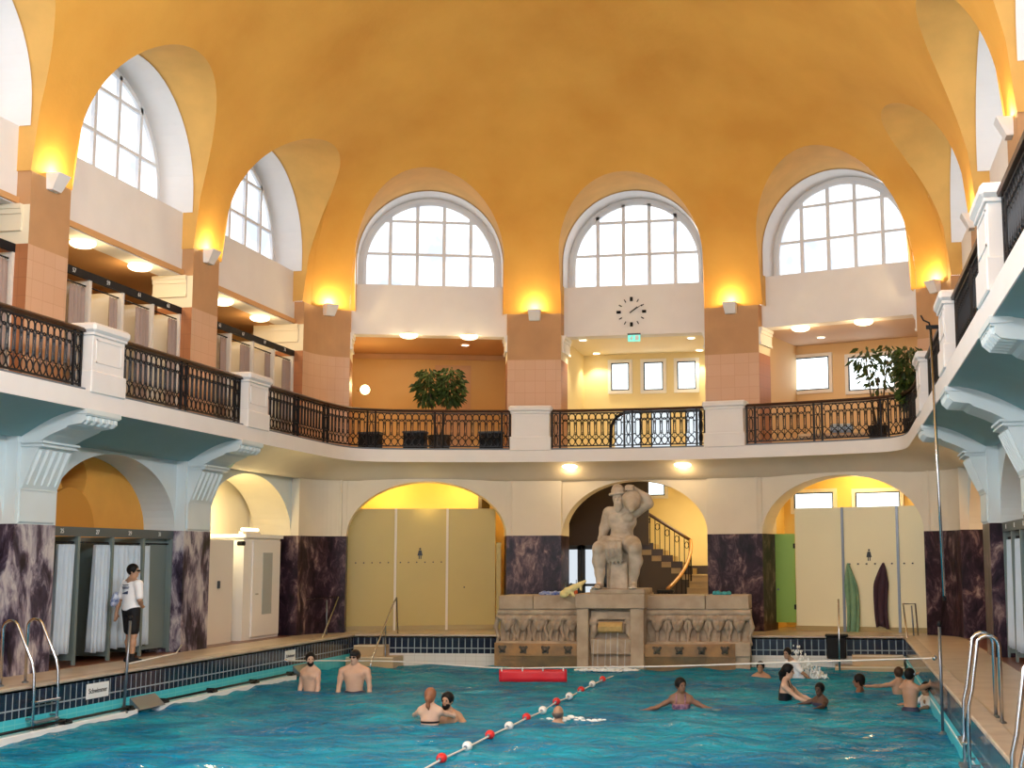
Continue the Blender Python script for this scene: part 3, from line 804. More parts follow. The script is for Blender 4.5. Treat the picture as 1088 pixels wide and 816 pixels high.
# wall sconces on the piers
def sconce(F, label, d=0, z=8.02, a=0, light=True):
    r = Frame(F.o, F.t, F.n)
    base = F(a, d, z); t = thing('wall_sconce', base, label, 'wall lamp', 'uplight sconces on the piers')
    m = MB(F); m.loft([[(a-.15, d, z-.15), (a+.15, d, z-.15), (a+.13, d+.10, z-.15), (a-.13, d+.10, z-.15)], [(a-.17, d, z+.12), (a+.17, d, z+.12), (a+.17, d+.24, z+.12), (a-.17, d+.24, z+.12)]], True, False)
    m.box(a-.13, a+.13, d, d+.10, z-.155, z-.145)
    m.build('shade', WHITE, t)
    m = MB(F); m.tube([(a-.09, d+.11, z+.03), (a+.09, d+.11, z+.03)], .03, 8); m.build('bulb', LAMPG, t)
    if light:
        p = F(a, d+.17, z+.17); lamp('POINT', p, 26, (1.0, .72, .33), .05)
    return t
def pierF(X, y, s): return Frame((X, y), (0, s), (s, 0))
sconce(Frame((XL, 19.1, 0), (0, 1, 0), (1, 0, 0)), 'white uplight sconce on the left pier between cubicle numbers 55 and 57')
sconce(Frame((XL, 24.5, 0), (0, 1, 0), (1, 0, 0)), 'white uplight sconce on the left pier between cubicle numbers 63 and 65')
for s, nm in ((-1, 'left corner pier, beside the amber room'), (1, 'right corner pier, beside the right gallery')):
    c = CORN[7] if s < 0 else np.array(mir(CORN[7])); tg = CORN[8]-CORN[6]; tg = tg/np.linalg.norm(tg)
    if s > 0: tg = np.array([tg[0], -tg[1]])
    nn = np.array([tg[1], -tg[0]]); sconce(Frame((*c, 0), (*tg, 0), (*nn, 0)), 'white uplight sconce on the '+nm)
for s, nm in ((-1, 'far pier left of the clock'), (1, 'far pier right of the clock')):
    l = s*2.53; y = arc_y(2.53); tg = np.array([1, -s*.15]); tg /= np.linalg.norm(tg)
    sconce(Frame((XC+l, y, 0), (*tg, 0), (tg[1], -tg[0], 0)), 'white uplight sconce on the '+nm)
for y, nm in ((19.1, 'nearer to the camera'), (24.5, 'next to the apse')):
    sconce(Frame((XR, y, 0), (0, -1, 0), (-1, 0, 0)), 'white uplight sconce on the right wall behind the railing, '+nm)
# glowing lamp on the amber room's side wall
p = at(388, 411, Y=32.6)
t = thing('wall_lamp', tuple(p), 'bright globe lamp on the amber room side wall beside the corner pier', 'wall lamp')
MB().ball(tuple(p), .13, 14, 10).build('globe', LAMPG, t, True); MB().box(p[0]-.22, p[0]-.1, p[1]-.03, p[1]+.03, p[2]-.05, p[2]+.05, bev=.01).build('bracket', CHROME, t)
lamp('POINT', (p[0]+.15, p[1]-.1, p[2]+.1), 30, (1, .70, .30), .12)

# ---------------------------------------------------------------- clock and exit sign
ck = FB['centre']['F']; cp = at(672, 331.5, Y=32.3-DB); ca, cz = cp[0]-XC, cp[2]
t = thing('wall_clock', (cp[0], 32.3-DB, cz), 'black wall clock of twelve bare marks on the white panel under the middle window', 'clock')
for k in range(12):
    q = k*PI/6; big = k % 3 == 0; r0, r1, w_ = (.28, .385, .038) if big else (.29, .375, .013)
    m = MB(ck); sn, cs = math.sin(q), math.cos(q)
    m.tube([(ca+r0*sn, DB+.015, cz+r0*cs), (ca+r1*sn, DB+.015, cz+r1*cs)], w_, 8); m.build('hour_mark', BLACK, t)
for q, ln, w_, tl in ((math.radians(58), .33, .012, .05), (math.radians(52), .20, .016, .05)):
    m = MB(ck); m.tube([(ca-tl*math.sin(q), DB+.04, cz-tl*math.cos(q)), (ca+ln*math.sin(q), DB+.04, cz+ln*math.cos(q))], [w_, w_*.6], 6); m.build('hand', BLACK, t)
ep = at(674.5, 358.5, Y=32.55)
t = thing('exit_sign', tuple(ep), 'lit green and white exit sign hanging under the clock', 'sign')
x, y, z = ep
MB().box(x-.17, x+.17, y-.03, y+.05, z+.06, z+.10).build('housing', DARKFR, t)
MB().box(x-.16, x+.16, y-.012, y+.012, z-.11, z+.065).build('panel', SIGNG, t)
m = MB(); m.box(x+.03, x+.12, y-.018, y-.012, z-.08, z+.045); m.box(x-.12, x-.02, y-.018, y-.012, z-.03, z-.005); m.ball((x-.05, y-.016, z+.03), (.018, .004, .018), 8, 6)
m.tube([(x-.05, y-.016, z+.01), (x-.065, y-.016, z-.04), (x-.10, y-.016, z-.075)], .012, 5); m.tube([(x-.065, y-.016, z-.04), (x-.03, y-.016, z-.08)], .012, 5)
m.build('pictogram', SIGNW, t)

# ---------------------------------------------------------------- wrought iron railings
def path_fn(P):
    P = [np.array(p[:2], float) for p in P]; L_ = [0]
    for i in range(1, len(P)): L_.append(L_[-1]+np.linalg.norm(P[i]-P[i-1]))
    X_ = [p[0] for p in P]; Y_ = [p[1] for p in P]
    return (lambda s: np.array([np.interp(s, L_, X_), np.interp(s, L_, Y_)])), L_[-1]
def railing(P, npan, label, group='wrought iron gallery railings', nsub=None):
    f, L_ = path_fn(P); zb, zt = ZS1+.06, ZRAIL
    mid = f(L_/2); t = thing('iron_railing', (mid[0], mid[1], ZS1), label, 'railing', group)
    def w(s, z): p = f(s); return (p[0], p[1], z)
    def nrm(s):
        d = f(min(s+.02, L_))-f(max(s-.02, 0)); d /= np.linalg.norm(d)+1e-9; return np.array([d[1], -d[0]])
    n_ = max(2, int(L_/.25)); ss = np.linspace(0, L_, n_+1)
    def sweep(prof, name, m_):
        m = MB(); m.loft([[(*(f(s)+nrm(s)*o), z) for o, z in prof] for s in ss], True, True); m.build(name, m_, t)
    sweep([(-.06, zt-.055), (.06, zt-.055), (.075, zt-.02), (.05, zt+.01), (-.05, zt+.01), (-.075, zt-.02)], 'handrail', WOOD)
    sweep([(-.10, ZS1-.01), (.10, ZS1-.01), (.10, ZS1+.045), (-.10, ZS1+.045)], 'plinth', mat('grey_stone_plinth', (.12, .15, .19), .5))
    for z, nm in ((zb+.04, 'bottom_bar'), (zt-.085, 'top_bar')): sweep([(-.018, z-.014), (.018, z-.014), (.018, z+.014), (-.018, z+.014)], nm, IRON)
    pw = .30                                  # a narrow ornament post between the wide panels
    gap = (L_-pw*(npan+1))/npan
    za, zc = zb+.05, zt-.09
    def bar(m, s, r=.02, z0=ZS1+.02, z1=zt-.05): p = f(s); m.tube([(*p, z0), (*p, z1)], r, 6)
    def loop(m, s, hw_, z0, z1, pw_=1.0, r=.014, n=12):
        zc_, hh = (z0+z1)/2, (z1-z0)/2; pts = []
        for k in range(n):
            q = 2*PI*k/n; c, sn = math.cos(q), math.sin(q)
            pts.append(w(s+hw_*math.copysign(abs(c)**pw_, c), zc_+hh*math.copysign(abs(sn)**pw_, sn)))
        m.tube(pts, r, 4, closed=True)
    for i in range(npan+1):
        s0 = i*(gap+pw); m = MB()
        bar(m, s0+.05, .028); bar(m, s0+pw-.05, .028)
        for z0, z1 in ((za+.02, za+.24), (za+.26, za+.56), (za+.58, zc-.02)): loop(m, s0+pw/2, .045, z0, z1, .9)
        for z in (za+.25, za+.57):
            p = f(s0+pw/2); m.tube([w(s0+.05, z), w(s0+pw-.05, z)], .011, 5)
        m.build('ornament_post', IRON, t, 30)
    for i in range(npan):
        s0 = pw+i*(gap+pw); nc = max(3, round(gap/.165)) if not nsub else nsub; cw = gap/nc; m = MB()
        for k in range(nc):
            s = s0+(k+.5)*cw
            loop(m, s, cw*.46, zc-.19, zc-.005, .9); loop(m, s, cw*.36, za+.22, zc-.15, .55); loop(m, s, cw*.46, za+.0, za+.20, 1.25)
        for k in range(nc+1):
            s = s0+k*cw
            for z in (zc-.10, za+.10, za+.27, zc-.24): p = f(s); m.ball((*p, z), (.02, .02, .02), 6, 4)
            if 0 < k < nc: m.tube([w(s, za+.10), w(s, za+.34)], .007, 4); m.tube([w(s, zc-.30), w(s, zc-.10)], .007, 4)
        m.build('lattice_panel', IRON, t, 30)
    return t
GI = .17
gx_ = GXL-GI; e_ = .47
railing([(gx_, 14.27), (gx_, 18.73)], 2, 'black railing on the left gallery, in front of cubicle numbers 53 and 55')
railing([(gx_, 19.67), (gx_, 24.30)], 2, 'black railing on the left gallery between its two white pedestals')
ai = GAR+GI; aend = PEDA+e_/GAR
Lc = [(gx_, 25.24), (gx_, 28.4)]+[(p[0]-GI*.8, p[1]+GI*.5) for p in GC[2:-1]]+[(XC-ai*math.sin(a), AC+ai*math.cos(a)) for a in np.linspace(GPH, aend, 24)]
railing(Lc, 5, 'black railing sweeping round the left corner, with the potted tree behind it')
railing([(XC-ai*math.sin(a), AC+ai*math.cos(a)) for a in np.linspace(PEDA-e_/GAR, -PEDA+e_/GAR, 30)], 2, 'black railing in the middle of the far gallery under the clock')
railing([mir(p) for p in Lc][::-1], 5, 'black railing sweeping round the right corner, with green plants behind it')
gr = 2*XC-gx_
railing([(gr, 24.30), (gr, 19.67)], 2, 'black railing on the right gallery between its second and third white pedestals')
railing([(gr, 18.73), (gr, 14.27)], 2, 'black railing on the right gallery between its first and second white pedestals')
railing([(gr, 13.33), (gr, 8.87)], 2, 'black railing on the right gallery, the nearest and highest in view')

# ---------------------------------------------------------------- changing cubicles
def curtain(F, a0, a1, z0, z1, d, m_, label, group, amp=.05, wl=.16, name='curtain', lean=0):
    c = F((a0+a1)/2, d, z0); t = thing(name, c, label, 'curtain', group)
    m = MB(F); n_ = max(8, int((a1-a0)/wl*10)); rows = []
    ph = random.uniform(0, 6)
    for i in range(n_+1):
        a = a0+(a1-a0)*i/n_; q = 2*PI*(a-a0)/wl+ph
        rows.append([(a+lean*(1-zz)*.12+.01*math.sin(q*1.3), d+amp*(.55+.45*(1-zz))*math.sin(q+.8*math.sin(q*.37))+.02*(1-zz), z0+(z1-z0)*zz+.015*math.sin(q*.5)*(1-zz)) for zz in (0, .12, .35, .65, .92, 1)])
    m.loft(rows, closed=False); o = m.build('cloth', m_, t, True)
    sm = o.modifiers.new('thickness', 'SOLIDIFY'); sm.thickness = .006
    m = MB(F)
    for k in range(max(3, int((a1-a0)/.09))):
        a = a0+(a1-a0)*(k+.5)/max(3, int((a1-a0)/.09)); m.tube([(a+.022*math.cos(q), d, z1+.022+.022*math.sin(q)) for q in np.linspace(0, 2*PI, 9)[:-1]], .004, 4, closed=True)
    m.build('curtain_rings', BLACK, t)
    return t
def cubicles(F, A, z0, ztop, nums, label, hm, pm, backm, zh=.14, d0=-.22, depth=1.4, low=.08):
    t = thing('changing_cubicles', F(0, d0, z0), label, 'cubicles', 'rows of changing cubicles'); n_ = len(nums)
    m = MB(F); m.box(-A, A, d0-.05, d0, ztop-zh, ztop); h = m.build('header', hm, t)
    w_ = 2*A/n_
    for k, s in enumerate(nums):
        a = -A+w_*(k+.5)
        text_mesh(s, .11, lambda x, y, z, a=a: F(a+x if F.t[1] >= 0 else a-x, d0+.004+z, ztop-zh/2+y), 'number', NUMW, h)
    for k in range(n_+1):
        a = -A+w_*k; a = min(max(a, -A+.02), A-.02)
        m = MB(F); m.box(a-.02, a+.02, d0-depth, d0-.012, z0+low, ztop-zh); m.box(a-.035, a+.035, d0-.05, d0-.008, z0, ztop-zh); m.build('partition', pm, t)
    m = MB(F); m.box(-A, A, d0-depth-.04, d0-depth, z0, ztop-zh); m.build('back_panel', backm, t)
    for k in range(n_):
        a = -A+w_*k; m = MB(F); m.tube([(a+.03, d0-.09, ztop-zh-.10), (a+w_-.03, d0-.09, ztop-zh-.10)], .014, 6); m.build('curtain_rod', BLACK, t)
        m = MB(F); m.box(a+w_*.35, a+w_*.65, d0-depth, d0-depth+.06, z0+1.55, z0+1.68); m.box(a+w_*.3, a+w_*.7, d0-depth, d0-depth+.09, z0+1.66, z0+1.70); m.build('coat_hooks', BLACK, t)
        m = MB(F); m.box(a+.06, a+w_-.06, d0-depth, d0-depth+.38, z0+.42, z0+.46); m.build('bench', WOOD, t)
    return t
CW = lambda b: 2*b['A']/4
for k, nums in ((3, ['49', '51', '53', '55']), (4, ['57', '59', '61', '63']), (5, ['65', '67', '69', '71'])):
    b = LB[k]; F, A = b['F'], b['A']
    cubicles(F, A, ZS1, 6.85, nums, 'row of changing cubicles numbered %s to %s on the left gallery' % (nums[0], nums[3]), BLACK, PARTN, MARBW)
    w_ = 2*A/4
    for j, s in enumerate(nums):
        if k == 3 and j < 2: continue
        a1 = -A+w_*(j+1)-.05; wd_ = .30 if (j+k) % 2 else .42
        curtain(F, a1-wd_, a1, ZS1+.15, 6.57, -.31, CURTB, 'grey-brown curtain drawn aside in gallery cubicle %s' % s, 'curtains of the upper cubicles', .035, .11)
b = LB[4]; F, A = b['F'], b['A']; w_ = 2*A/4
cubicles(F, A, 0, ZM, ['25', '27', '29', '31'], 'row of changing cubicles numbered 25 to 31 beside the pool on the left', mat('slate_header_board', (.075, .095, .10), .5), CABG, mat('dim_veined_board', (.30, .31, .33), .5, col2=(.20, .21, .23), nscale=3), .16, -.22, 1.5)
g_ = 'pale curtains of the poolside cubicles'
curtain(F, -A+.50, -A+1.0, .22, 2.06, -.28, CURT, 'pale blue curtain bunched between cubicle numbers 25 and 27', g_, .085, .125, lean=-1)
curtain(F, -A+1.62, -A+2.12, .18, 2.06, -.28, CURT, 'pale blue curtain bunched at the right side of cubicle 27', g_, .085, .125, lean=-1)
curtain(F, -A+2.20, -A+3.15, .20, 2.06, -.28, CURT, 'wide pale blue curtain drawn across cubicle 29, left of the attendant', g_, .075, .17)
curtain(F, -A+3.25, -A+3.55, .20, 2.06, -.30, CURT, 'narrow pale blue curtain edge just right of the attendant', g_, .045, .11)
m = MB(F); m.box(-A+3.28, A-.06, -.36, -.33, .1, 2.2); 
t = tag(m.build('cubicle_screen', CABG, None), 'dull green closed screen panel right of the attendant, under number 31', 'panel')
# dark bag on the cubicle bench
q = F(-A+1.30, -.95, .46); t = thing('sports_bag', q, 'dark bag lying on the bench of cubicle 27', 'bag')
m = MB(); m.ball((q[0], q[1], q[2]+.17), (.16, .22, .17), 12, 8); m.build('body', BLACK, t, True)
m = MB(); m.tube([(q[0]+.1, q[1]-.12, q[2]+.25), (q[0]+.12, q[1]-.05, q[2]+.40), (q[0]+.12, q[1]+.05, q[2]+.40), (q[0]+.1, q[1]+.12, q[2]+.25)], .012, 6); m.build('handle', BLACK, t, True)
b = RB[4]; F, A = b['F'], b['A']
cubicles(F, A, 0, ZM, ['32', '30', '28', '26'], 'row of changing cubicles at the right edge of the hall beside the pool', MATS['slate_header_board'], CABG, MATS['dim_veined_board'], .16, -.22, 1.5)
for j in range(4):
    a0 = -A+2*A/4*j+.06; curtain(F, a0, a0+.75, .2, 2.06, -.30, CURT, 'blue curtain of the %s poolside cubicle from the far pier on the right wall' % ['first', 'second', 'third', 'fourth'][j], g_, .05, .16)
# ================================================================ the lower arcade, left and right walls
m = MB()
for X, s in ((XL, -1), (XR, 1)):
    xb = X+s*.86                              # wall above the cubicles
    for k, b in (LB if s < 0 else RB).items():
        if k == 5 and s < 0: continue
        yc = b['F'].o[1]; A = b['A']+.05
        if k == 4 and s < 0:                  # with a round opening and a shallow niche
            rc, zc, n_ = .40, 3.28, 28
            hy = yc-.32
            ring = [(hy+rc*math.cos(q), zc+rc*math.sin(q)) for q in np.linspace(0, 2*PI, n_+1)[:-1]]
            def edge(q):                      # the rectangle seen from the hole's centre
                c, sn = math.cos(q), math.sin(q); ts = []
                if c > 1e-9: ts.append((yc+A-hy)/c)
                if c < -1e-9: ts.append((yc-A-hy)/c)
                if sn > 1e-9: ts.append((4.0-zc)/sn)
                if sn < -1e-9: ts.append((2.0-zc)/sn)
                t_ = min(ts); return (hy+t_*c, zc+t_*sn)
            qs = sorted(list(np.linspace(0, 2*PI, n_+1)[:-1])+[math.atan2(z-zc, y-hy) % (2*PI) for y in (yc-A, yc+A) for z in (2.0, 4.0)])
            m.loft([[(xb, *edge(q)) for q in qs], [(xb, hy+rc*math.cos(q), zc+rc*math.sin(q)) for q in qs], [(xb+s*.75, hy+rc*.8*math.cos(q), zc+rc*.8*math.sin(q)) for q in qs]], True, False)
            dk = MB(); dk.lathe([(.0, -.0), (.30, 0), (.30, .03), (0, .03)], (0, 0), 24); dk.v = [(xb+s*.74+v[2]*-1, hy+v[0], zc+v[1]) for v in dk.v]
            struct(dk, 'trim_vent_hole', BLACK)
            nb_ = MB(); nr = .78; ny, nz = yc-.55, 2.30
            prof = [(ny+nr*math.cos(q), nz+nr*math.sin(q)) for q in np.linspace(0, PI, 25)]
            nb_.loft([[(xb+.10, y, z) for y, z in prof], [(xb+.02, y, z) for y, z in prof]], True, True)
            struct(nb_, 'trim_niche', mat('deep_orange_plaster', (.60, .26, .035), .75))
        else: m.box(*sorted((xb, xb+s*.1)), yc-A, yc+A, 2.0, 4.1)
    m.box(*sorted((X+s*2.6, X+s*2.7)), YN, 31, 0, 4.2); 
struct(m, 'wall_cubicles', mat('warm_orange_paint', (.80, .38, .065), .7, noise=.08, nscale=2))
# bay next to the corner on the left: pale lit wall, white partition and a white cabin
b = LB[5]; F, A = b['F'], b['A']
m = MB(F); m.box(-A-.05, A+.05, -1.35, -1.25, 0, 4.1, 0); struct(m, 'wall_corner_bay', CREAM)
m = MB(F); m.box(-A, -.25, -.50, -.44, 0, 2.22); m.box(-.29, -.25, -1.2, -.5, 0, 2.22); 
t = tag(m.build('partition_wall', PARTN), 'plain white partition wall between the veined marble pier and the white cabin', 'partition')
m = MB(F); m.box(-.98, -.90, -.44, -.40, 1.18, 1.34, bev=.008); tag(m.build('door_intercom', DARKFR), 'small dark switch box on the white partition wall', 'switch')
t = thing('white_cabin', F(.8, -.6, 0), 'white cabin with a grey louvred door beside the corner marble', 'cabin')
m = MB(F); m.box(.05, 1.95, -1.2, -.34, 0, 2.28); m.build('body', mat('white_lacquer', (.80, .78, .74), .4), t)
m = MB(F); m.box(.0, 2.0, -1.22, -.28, 2.28, 2.36); m.build('top_board', MATS['white_lacquer'], t)
m = MB(F); m.box(.45, 1.9, -.34, -.30, .06, 2.22, bev=.008); dr = m.build('door', MATS['white_lacquer'], t)
m = MB(F); m.box(.95, 1.45, -.305, -.29, .55, 1.95); m.build('vent_panel', mat('grey_mesh', (.38, .41, .40), .6), dr)
m = MB(F); m.tube([(.55, -.27, 1.02), (.68, -.27, 1.02)], .014, 6); m.build('handle', CHROME, dr)
t = thing('strip_light', F(.6, -.5, 2.36), 'glowing strip light on top of the white cabin', 'lamp')
m = MB(F); m.tube([(.15, -.45, 2.47), (.95, -.45, 2.47)], .035, 10); m.build('tube', LAMPG, t, 60)
m = MB(F); m.box(.1, 1.0, -.50, -.40, 2.36, 2.42); m.build('base', PARTN, t)
p = F(-.4, -.75, 2.75); lamp('POINT', p, 60, (1, .80, .42), .15)
m = MB(F); m.box(-.20, -.05, -.40, -.25, 2.10, 2.2, bev=.02); tag(m.build('loud_hailer', BLACK), 'small dark lamp under the top board of the white cabin', 'lamp')

# ---------------------------------------------------------------- far arcade: shower screens left and right
def screens(F, A, d, ztop, xs, m_, side):
    """cream partitions standing in an arch; xs = the joints (a)"""
    lab = {'left': 'left arch', 'right': 'right arch'}[side]
    t = thing('shower_screen', F(0, d, 0), 'tall %s shower screen in the %s of the far wall' % ('straw coloured' if side == 'left' else 'cream', lab), 'screen', None)
    for i in range(len(xs)-1):
        m = MB(F); m.box(xs[i]+.03, xs[i+1]-.03, d-.03, d, .12, ztop, bev=.004); m.build('board', m_, t)
    for x in xs[1:-1]:
        m = MB(F); m.box(x-.03, x+.03, d-.035, d+.02, 0, ztop); m.build('post', mat('pale_post', (.68, .62, .50), .4) if side == 'left' else STEEL, t)
    m = MB(F); m.box(xs[0], xs[-1], d-.03, d, 0, .12); m.build('kickboard', mat('brass_kickboard', (.38, .29, .12), .5), t)
    return t
def woman_icon(F, a, d, z, parent, m_):
    m = MB(F); m.ball((a, d, z+.125), (.026, .006, .026), 10, 6)
    m.add([(a-.035, d, z+.09), (a+.035, d, z+.09), (a+.065, d, z-.045), (a-.065, d, z-.045), (a-.035, d+.005, z+.09), (a+.035, d+.005, z+.09), (a+.065, d+.005, z-.045), (a-.065, d+.005, z-.045)], [(4, 5, 6, 7), (0, 1, 5, 4), (1, 2, 6, 5), (2, 3, 7, 6), (3, 0, 4, 7)])
    for s in (-1, 1): m.box(a+s*.022-.012, a+s*.022+.012, d, d+.005, z-.13, z-.04)
    return m.build('pictogram', m_, parent)
SD = -.62
def hitF(F, d, u, v):
    o = F.o+F.n*d; r = ray(u, v); t_ = (o[:2]@F.n[:2])/(r[:2]@F.n[:2]); p = r*t_+np.array([0, 0, HC]); return (p-F.o)@F.t, p[2]
b = FB['left']; F, A = b['F'], b['A']
ztp = hitF(F, SD, 445, 538)[1]; xs = [-A-.3, hitF(F, SD, 418, 600)[0], hitF(F, SD, 473, 600)[0], hitF(F, SD, 525.5, 600)[0]]
t = screens(F, A, SD, ztp, xs, PANELY, 'left')
woman_icon(F, hitF(F, SD, 444.5, 586)[0], SD+.003, hitF(F, SD, 444, 586)[1], t, SIGNB)
for i in range(11):
    u = 376+8.7*i+(4 if i > 4 else 0); a, z = hitF(F, SD, u, 595); m = MB(F); m.tube([(a, SD, z), (a, SD+.05, z)], .018, 8); m.build('coat_peg', SIGNB, t)
a, z = hitF(F, SD, 491, 622); m = MB(F); m.tube([(a, SD, z), (a, SD+.03, z)], .02, 8); m.build('door_knob', SIGNB, t)
m = MB(F); m.box(A-.22, A-.10, -1.5, SD, 0, 2.2); t = tag(m.build('shower_door', PANELY), 'straw coloured narrow door edge at the right side of the left arch', 'door')
rm = MB(F); rm.box(-2.6, 2.3, -2.3, -2.2, 0, 4.1, 0); rm.box(-2.5, -2.35, -2.2, -.7, 0, 4.1, 0); rm.box(2.15, 2.25, -2.2, -.7, 0, 4.1, 0); rm.box(-2.6, 2.3, -2.3, -.6, 4.05, 4.1, 0)
struct(rm, 'wall_shower_left', mat('golden_wall_paint', (.82, .60, .20), .7))
for a in (-1.1, 1.1): lamp('POINT', F(a, -1.25, 3.6), 38, (1, .72, .24), .12)
lamp('POINT', F(0, -.30, 3.2), 6, (1, .72, .24), .12)
b = FB['right']; F, A = b['F'], b['A']
ztp = hitF(F, SD, 860, 542)[1]; xs = [hitF(F, SD, 842, 600)[0], hitF(F, SD, 894, 600)[0], hitF(F, SD, 952.5, 600)[0], A+.3]
t = screens(F, A, SD, ztp, xs, PANEL, 'right')
woman_icon(F, hitF(F, SD, 921.5, 593)[0], SD+.003, hitF(F, SD, 921, 593)[1], t, SIGNB)
pegs = {}
for i, u in enumerate((901, 910, 919, 928, 937, 946, 959, 968)):
    a, z = hitF(F, SD, u, 602); pegs[i] = (a, z); m = MB(F); m.tube([(a, SD, z), (a, SD+.05, z)], .018, 8); m.build('coat_peg', SIGNB, t)
rm = MB(F); rm.box(-2.3, 2.6, -2.3, -2.2, 0, 4.1, 0); rm.box(-2.3, -2.2, -2.2, -.7, 0, 4.1, 0); rm.box(2.3, 2.4, -2.2, -.7, 0, 4.1, 0); rm.box(-2.3, 2.6, -2.3, -.6, 4.05, 4.1, 0)
struct(rm, 'wall_shower_right', MATS['golden_wall_paint'])
for c in (((843, 526), (885, 542)), ((908, 526), (956, 542))):
    w_ = wall_window(F, -2.19, (c[0][0], c[0][1]), (c[1][0], c[1][1]+2), 'w')
lamp('POINT', F(0, -1.3, 3.7), 45, (1, .74, .28), .12)
a, z = hitF(F, -.7, 822, 620); m = MB(F); m.box(a-.55, hitF(F, SD, 840, 600)[0]-.03, -.92, -.88, .18, 2.36)
t = thing('shower_door', F(a, -.9, 0), 'green shower door at the left side of the right arch', 'door'); m.build('leaf', GREEN, t)
a2, z2 = hitF(F, -.88, 825, 628); m = MB(F); m.tube([(a2, -.88, z2), (a2, -.83, z2)], .025, 10); m.build('knob', STEEL, t)
m = MB(F)
for z in (.5, 2.0): m.box(hitF(F, SD, 840, 600)[0]-.06, hitF(F, SD, 840, 600)[0]-.02, -.90, -.86, z, z+.12)
m.build('hinge', BLACK, t)
def robe(F, a, d, z, ln, w_, col, label, s=1):
    t = thing('bath_towel', F(a, d, z-ln), label, 'towel', 'towels hanging from the pegs'); m = MB(F); rows = []
    for i in range(15):
        f = i/14; zz = z-ln*f; wd_ = w_*(.10+.90*min(1, f*3.2)**.8)*(1-.12*f); sh = s*.10*math.sin(f*2.4)
        rows.append([(a+sh+wd_*(q-.5), d+.045+.035*math.sin(q*13+f*2)*min(1, f*3), zz+.03*math.sin(q*5)) for q in np.linspace(0, 1, 15)])
    m.loft(rows, closed=False); o = m.build('cloth', mat(label, col, .9, noise=.2, nscale=6), t, True); sm = o.modifiers.new('thickness', 'SOLIDIFY'); sm.thickness = .03
robe(F, pegs[0][0]-.02, SD, pegs[0][1], 1.72, .34, (.20, .36, .22), 'green towel hanging from a peg at the post of the right arch screen')
robe(F, pegs[4][0]+.02, SD, pegs[4][1], 1.50, .36, (.055, .025, .04), 'dark plum towel hanging from a peg in the middle of the right arch screen', -1)

# ---------------------------------------------------------------- middle arch: stair hall
hall = MB(); YB = 37.6
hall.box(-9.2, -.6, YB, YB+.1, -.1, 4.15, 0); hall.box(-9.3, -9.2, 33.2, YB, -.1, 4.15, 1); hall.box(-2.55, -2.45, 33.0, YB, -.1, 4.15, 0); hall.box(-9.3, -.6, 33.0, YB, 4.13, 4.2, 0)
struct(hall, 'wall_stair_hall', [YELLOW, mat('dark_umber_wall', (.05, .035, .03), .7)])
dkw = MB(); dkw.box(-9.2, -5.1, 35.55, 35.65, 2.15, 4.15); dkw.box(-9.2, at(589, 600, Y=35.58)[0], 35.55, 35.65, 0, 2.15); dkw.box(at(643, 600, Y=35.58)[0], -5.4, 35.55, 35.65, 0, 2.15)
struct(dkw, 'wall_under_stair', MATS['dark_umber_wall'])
lamp('POINT', (XR+.55, 27.3, 3.1), 25, (1, .66, .25), .1)
# glazed double door at the back, left
nd = 0
for i, (x0, x1) in enumerate(((at(589, 600, Y=35.58)[0], at(616, 600, Y=35.58)[0]-.01), (at(616, 600, Y=35.58)[0]+.01, at(643, 600, Y=35.58)[0]))):
    m = MB(); y0 = 35.58
    for q in ((x0, x0+.10, .0, 2.15), (x1-.10, x1, .0, 2.15), (x0, x1, 0, .25), (x0, x1, 2.03, 2.15), (x0, x1, 1.02, 1.09)): m.box(q[0], q[1], y0-.03, y0+.03, q[2], q[3])
    d_ = struct(m, 'door_%d' % (i+1), mat('navy_door_paint', (.035, .05, .075), .4))
    MB().box(x0+.1, x1-.1, y0-.005, y0+.005, .25, 2.03).build('pane', emis('daylit_door_pane', (.75, .82, .88), .75), d_)
    MB().tube([(x1-.13, y0-.06, 1.0), (x1-.13, y0-.06, 1.2)], .012, 6).build('handle', CHROME, d_)
# lower flight going away on the right, landing, upper flight rising to the left
ST = mat('sand_step', (.36, .26, .13), .5, noise=.12, nscale=4); RIS = mat('dark_skirting', (.035, .02, .016), .45)
t = thing('staircase', (-3.5, 34.5, 0), 'curved stone staircase in the middle arch behind the statue', 'stairs')
sx0, sx1, sy = -3.98, -2.55, 33.4
for k in range(8):
    m = MB(); m.box(sx0, sx1, sy+.30*k, sy+.30*(k+1)+.03, 0, .165*(k+1)); m.box(sx0, sx1+.0, sy+.30*k-.025, sy+.30*k+.02, .165*(k+1)-.035, .165*(k+1)+.004); m.build('step', ST, t)
m = MB(); zl_ = .165*8; m.box(sx0-1.1, sx1, sy+2.4, sy+4.1, zl_-.2, zl_); m.build('landing', ST, t)
m = MB(); m.box(sx1-.04, sx1, sy+2.4, sy+4.1, zl_, zl_+.22); m.box(sx0-1.1, sx1, sy+4.03, sy+4.1, zl_, zl_+.24); m.build('skirting', RIS, t)
uy0, uy1 = sy+2.3, sy+3.6
for k in range(13):                            # upper flight towards the left
    x1 = sx0+.05-.27*k; z1 = zl_+.17*(k+1); m = MB()
    m.box(x1-.30, x1, uy0, uy1, z1-.30, z1); m.build('step', ST, t)
    m = MB(); m.box(x1-.30, x1+.02, uy0-.03, uy0+.02, z1-.15, z1+.03); m.build('stringer', RIS, t)
m = MB(); m.add([(sx0+.1, uy0+.01, zl_-.05), (sx0+.1, uy0+.01, 0), (sx0-3.6, uy0+.01, 0), (sx0-3.6, uy0+.01, zl_+2.1)], [(0, 1, 2, 3)])
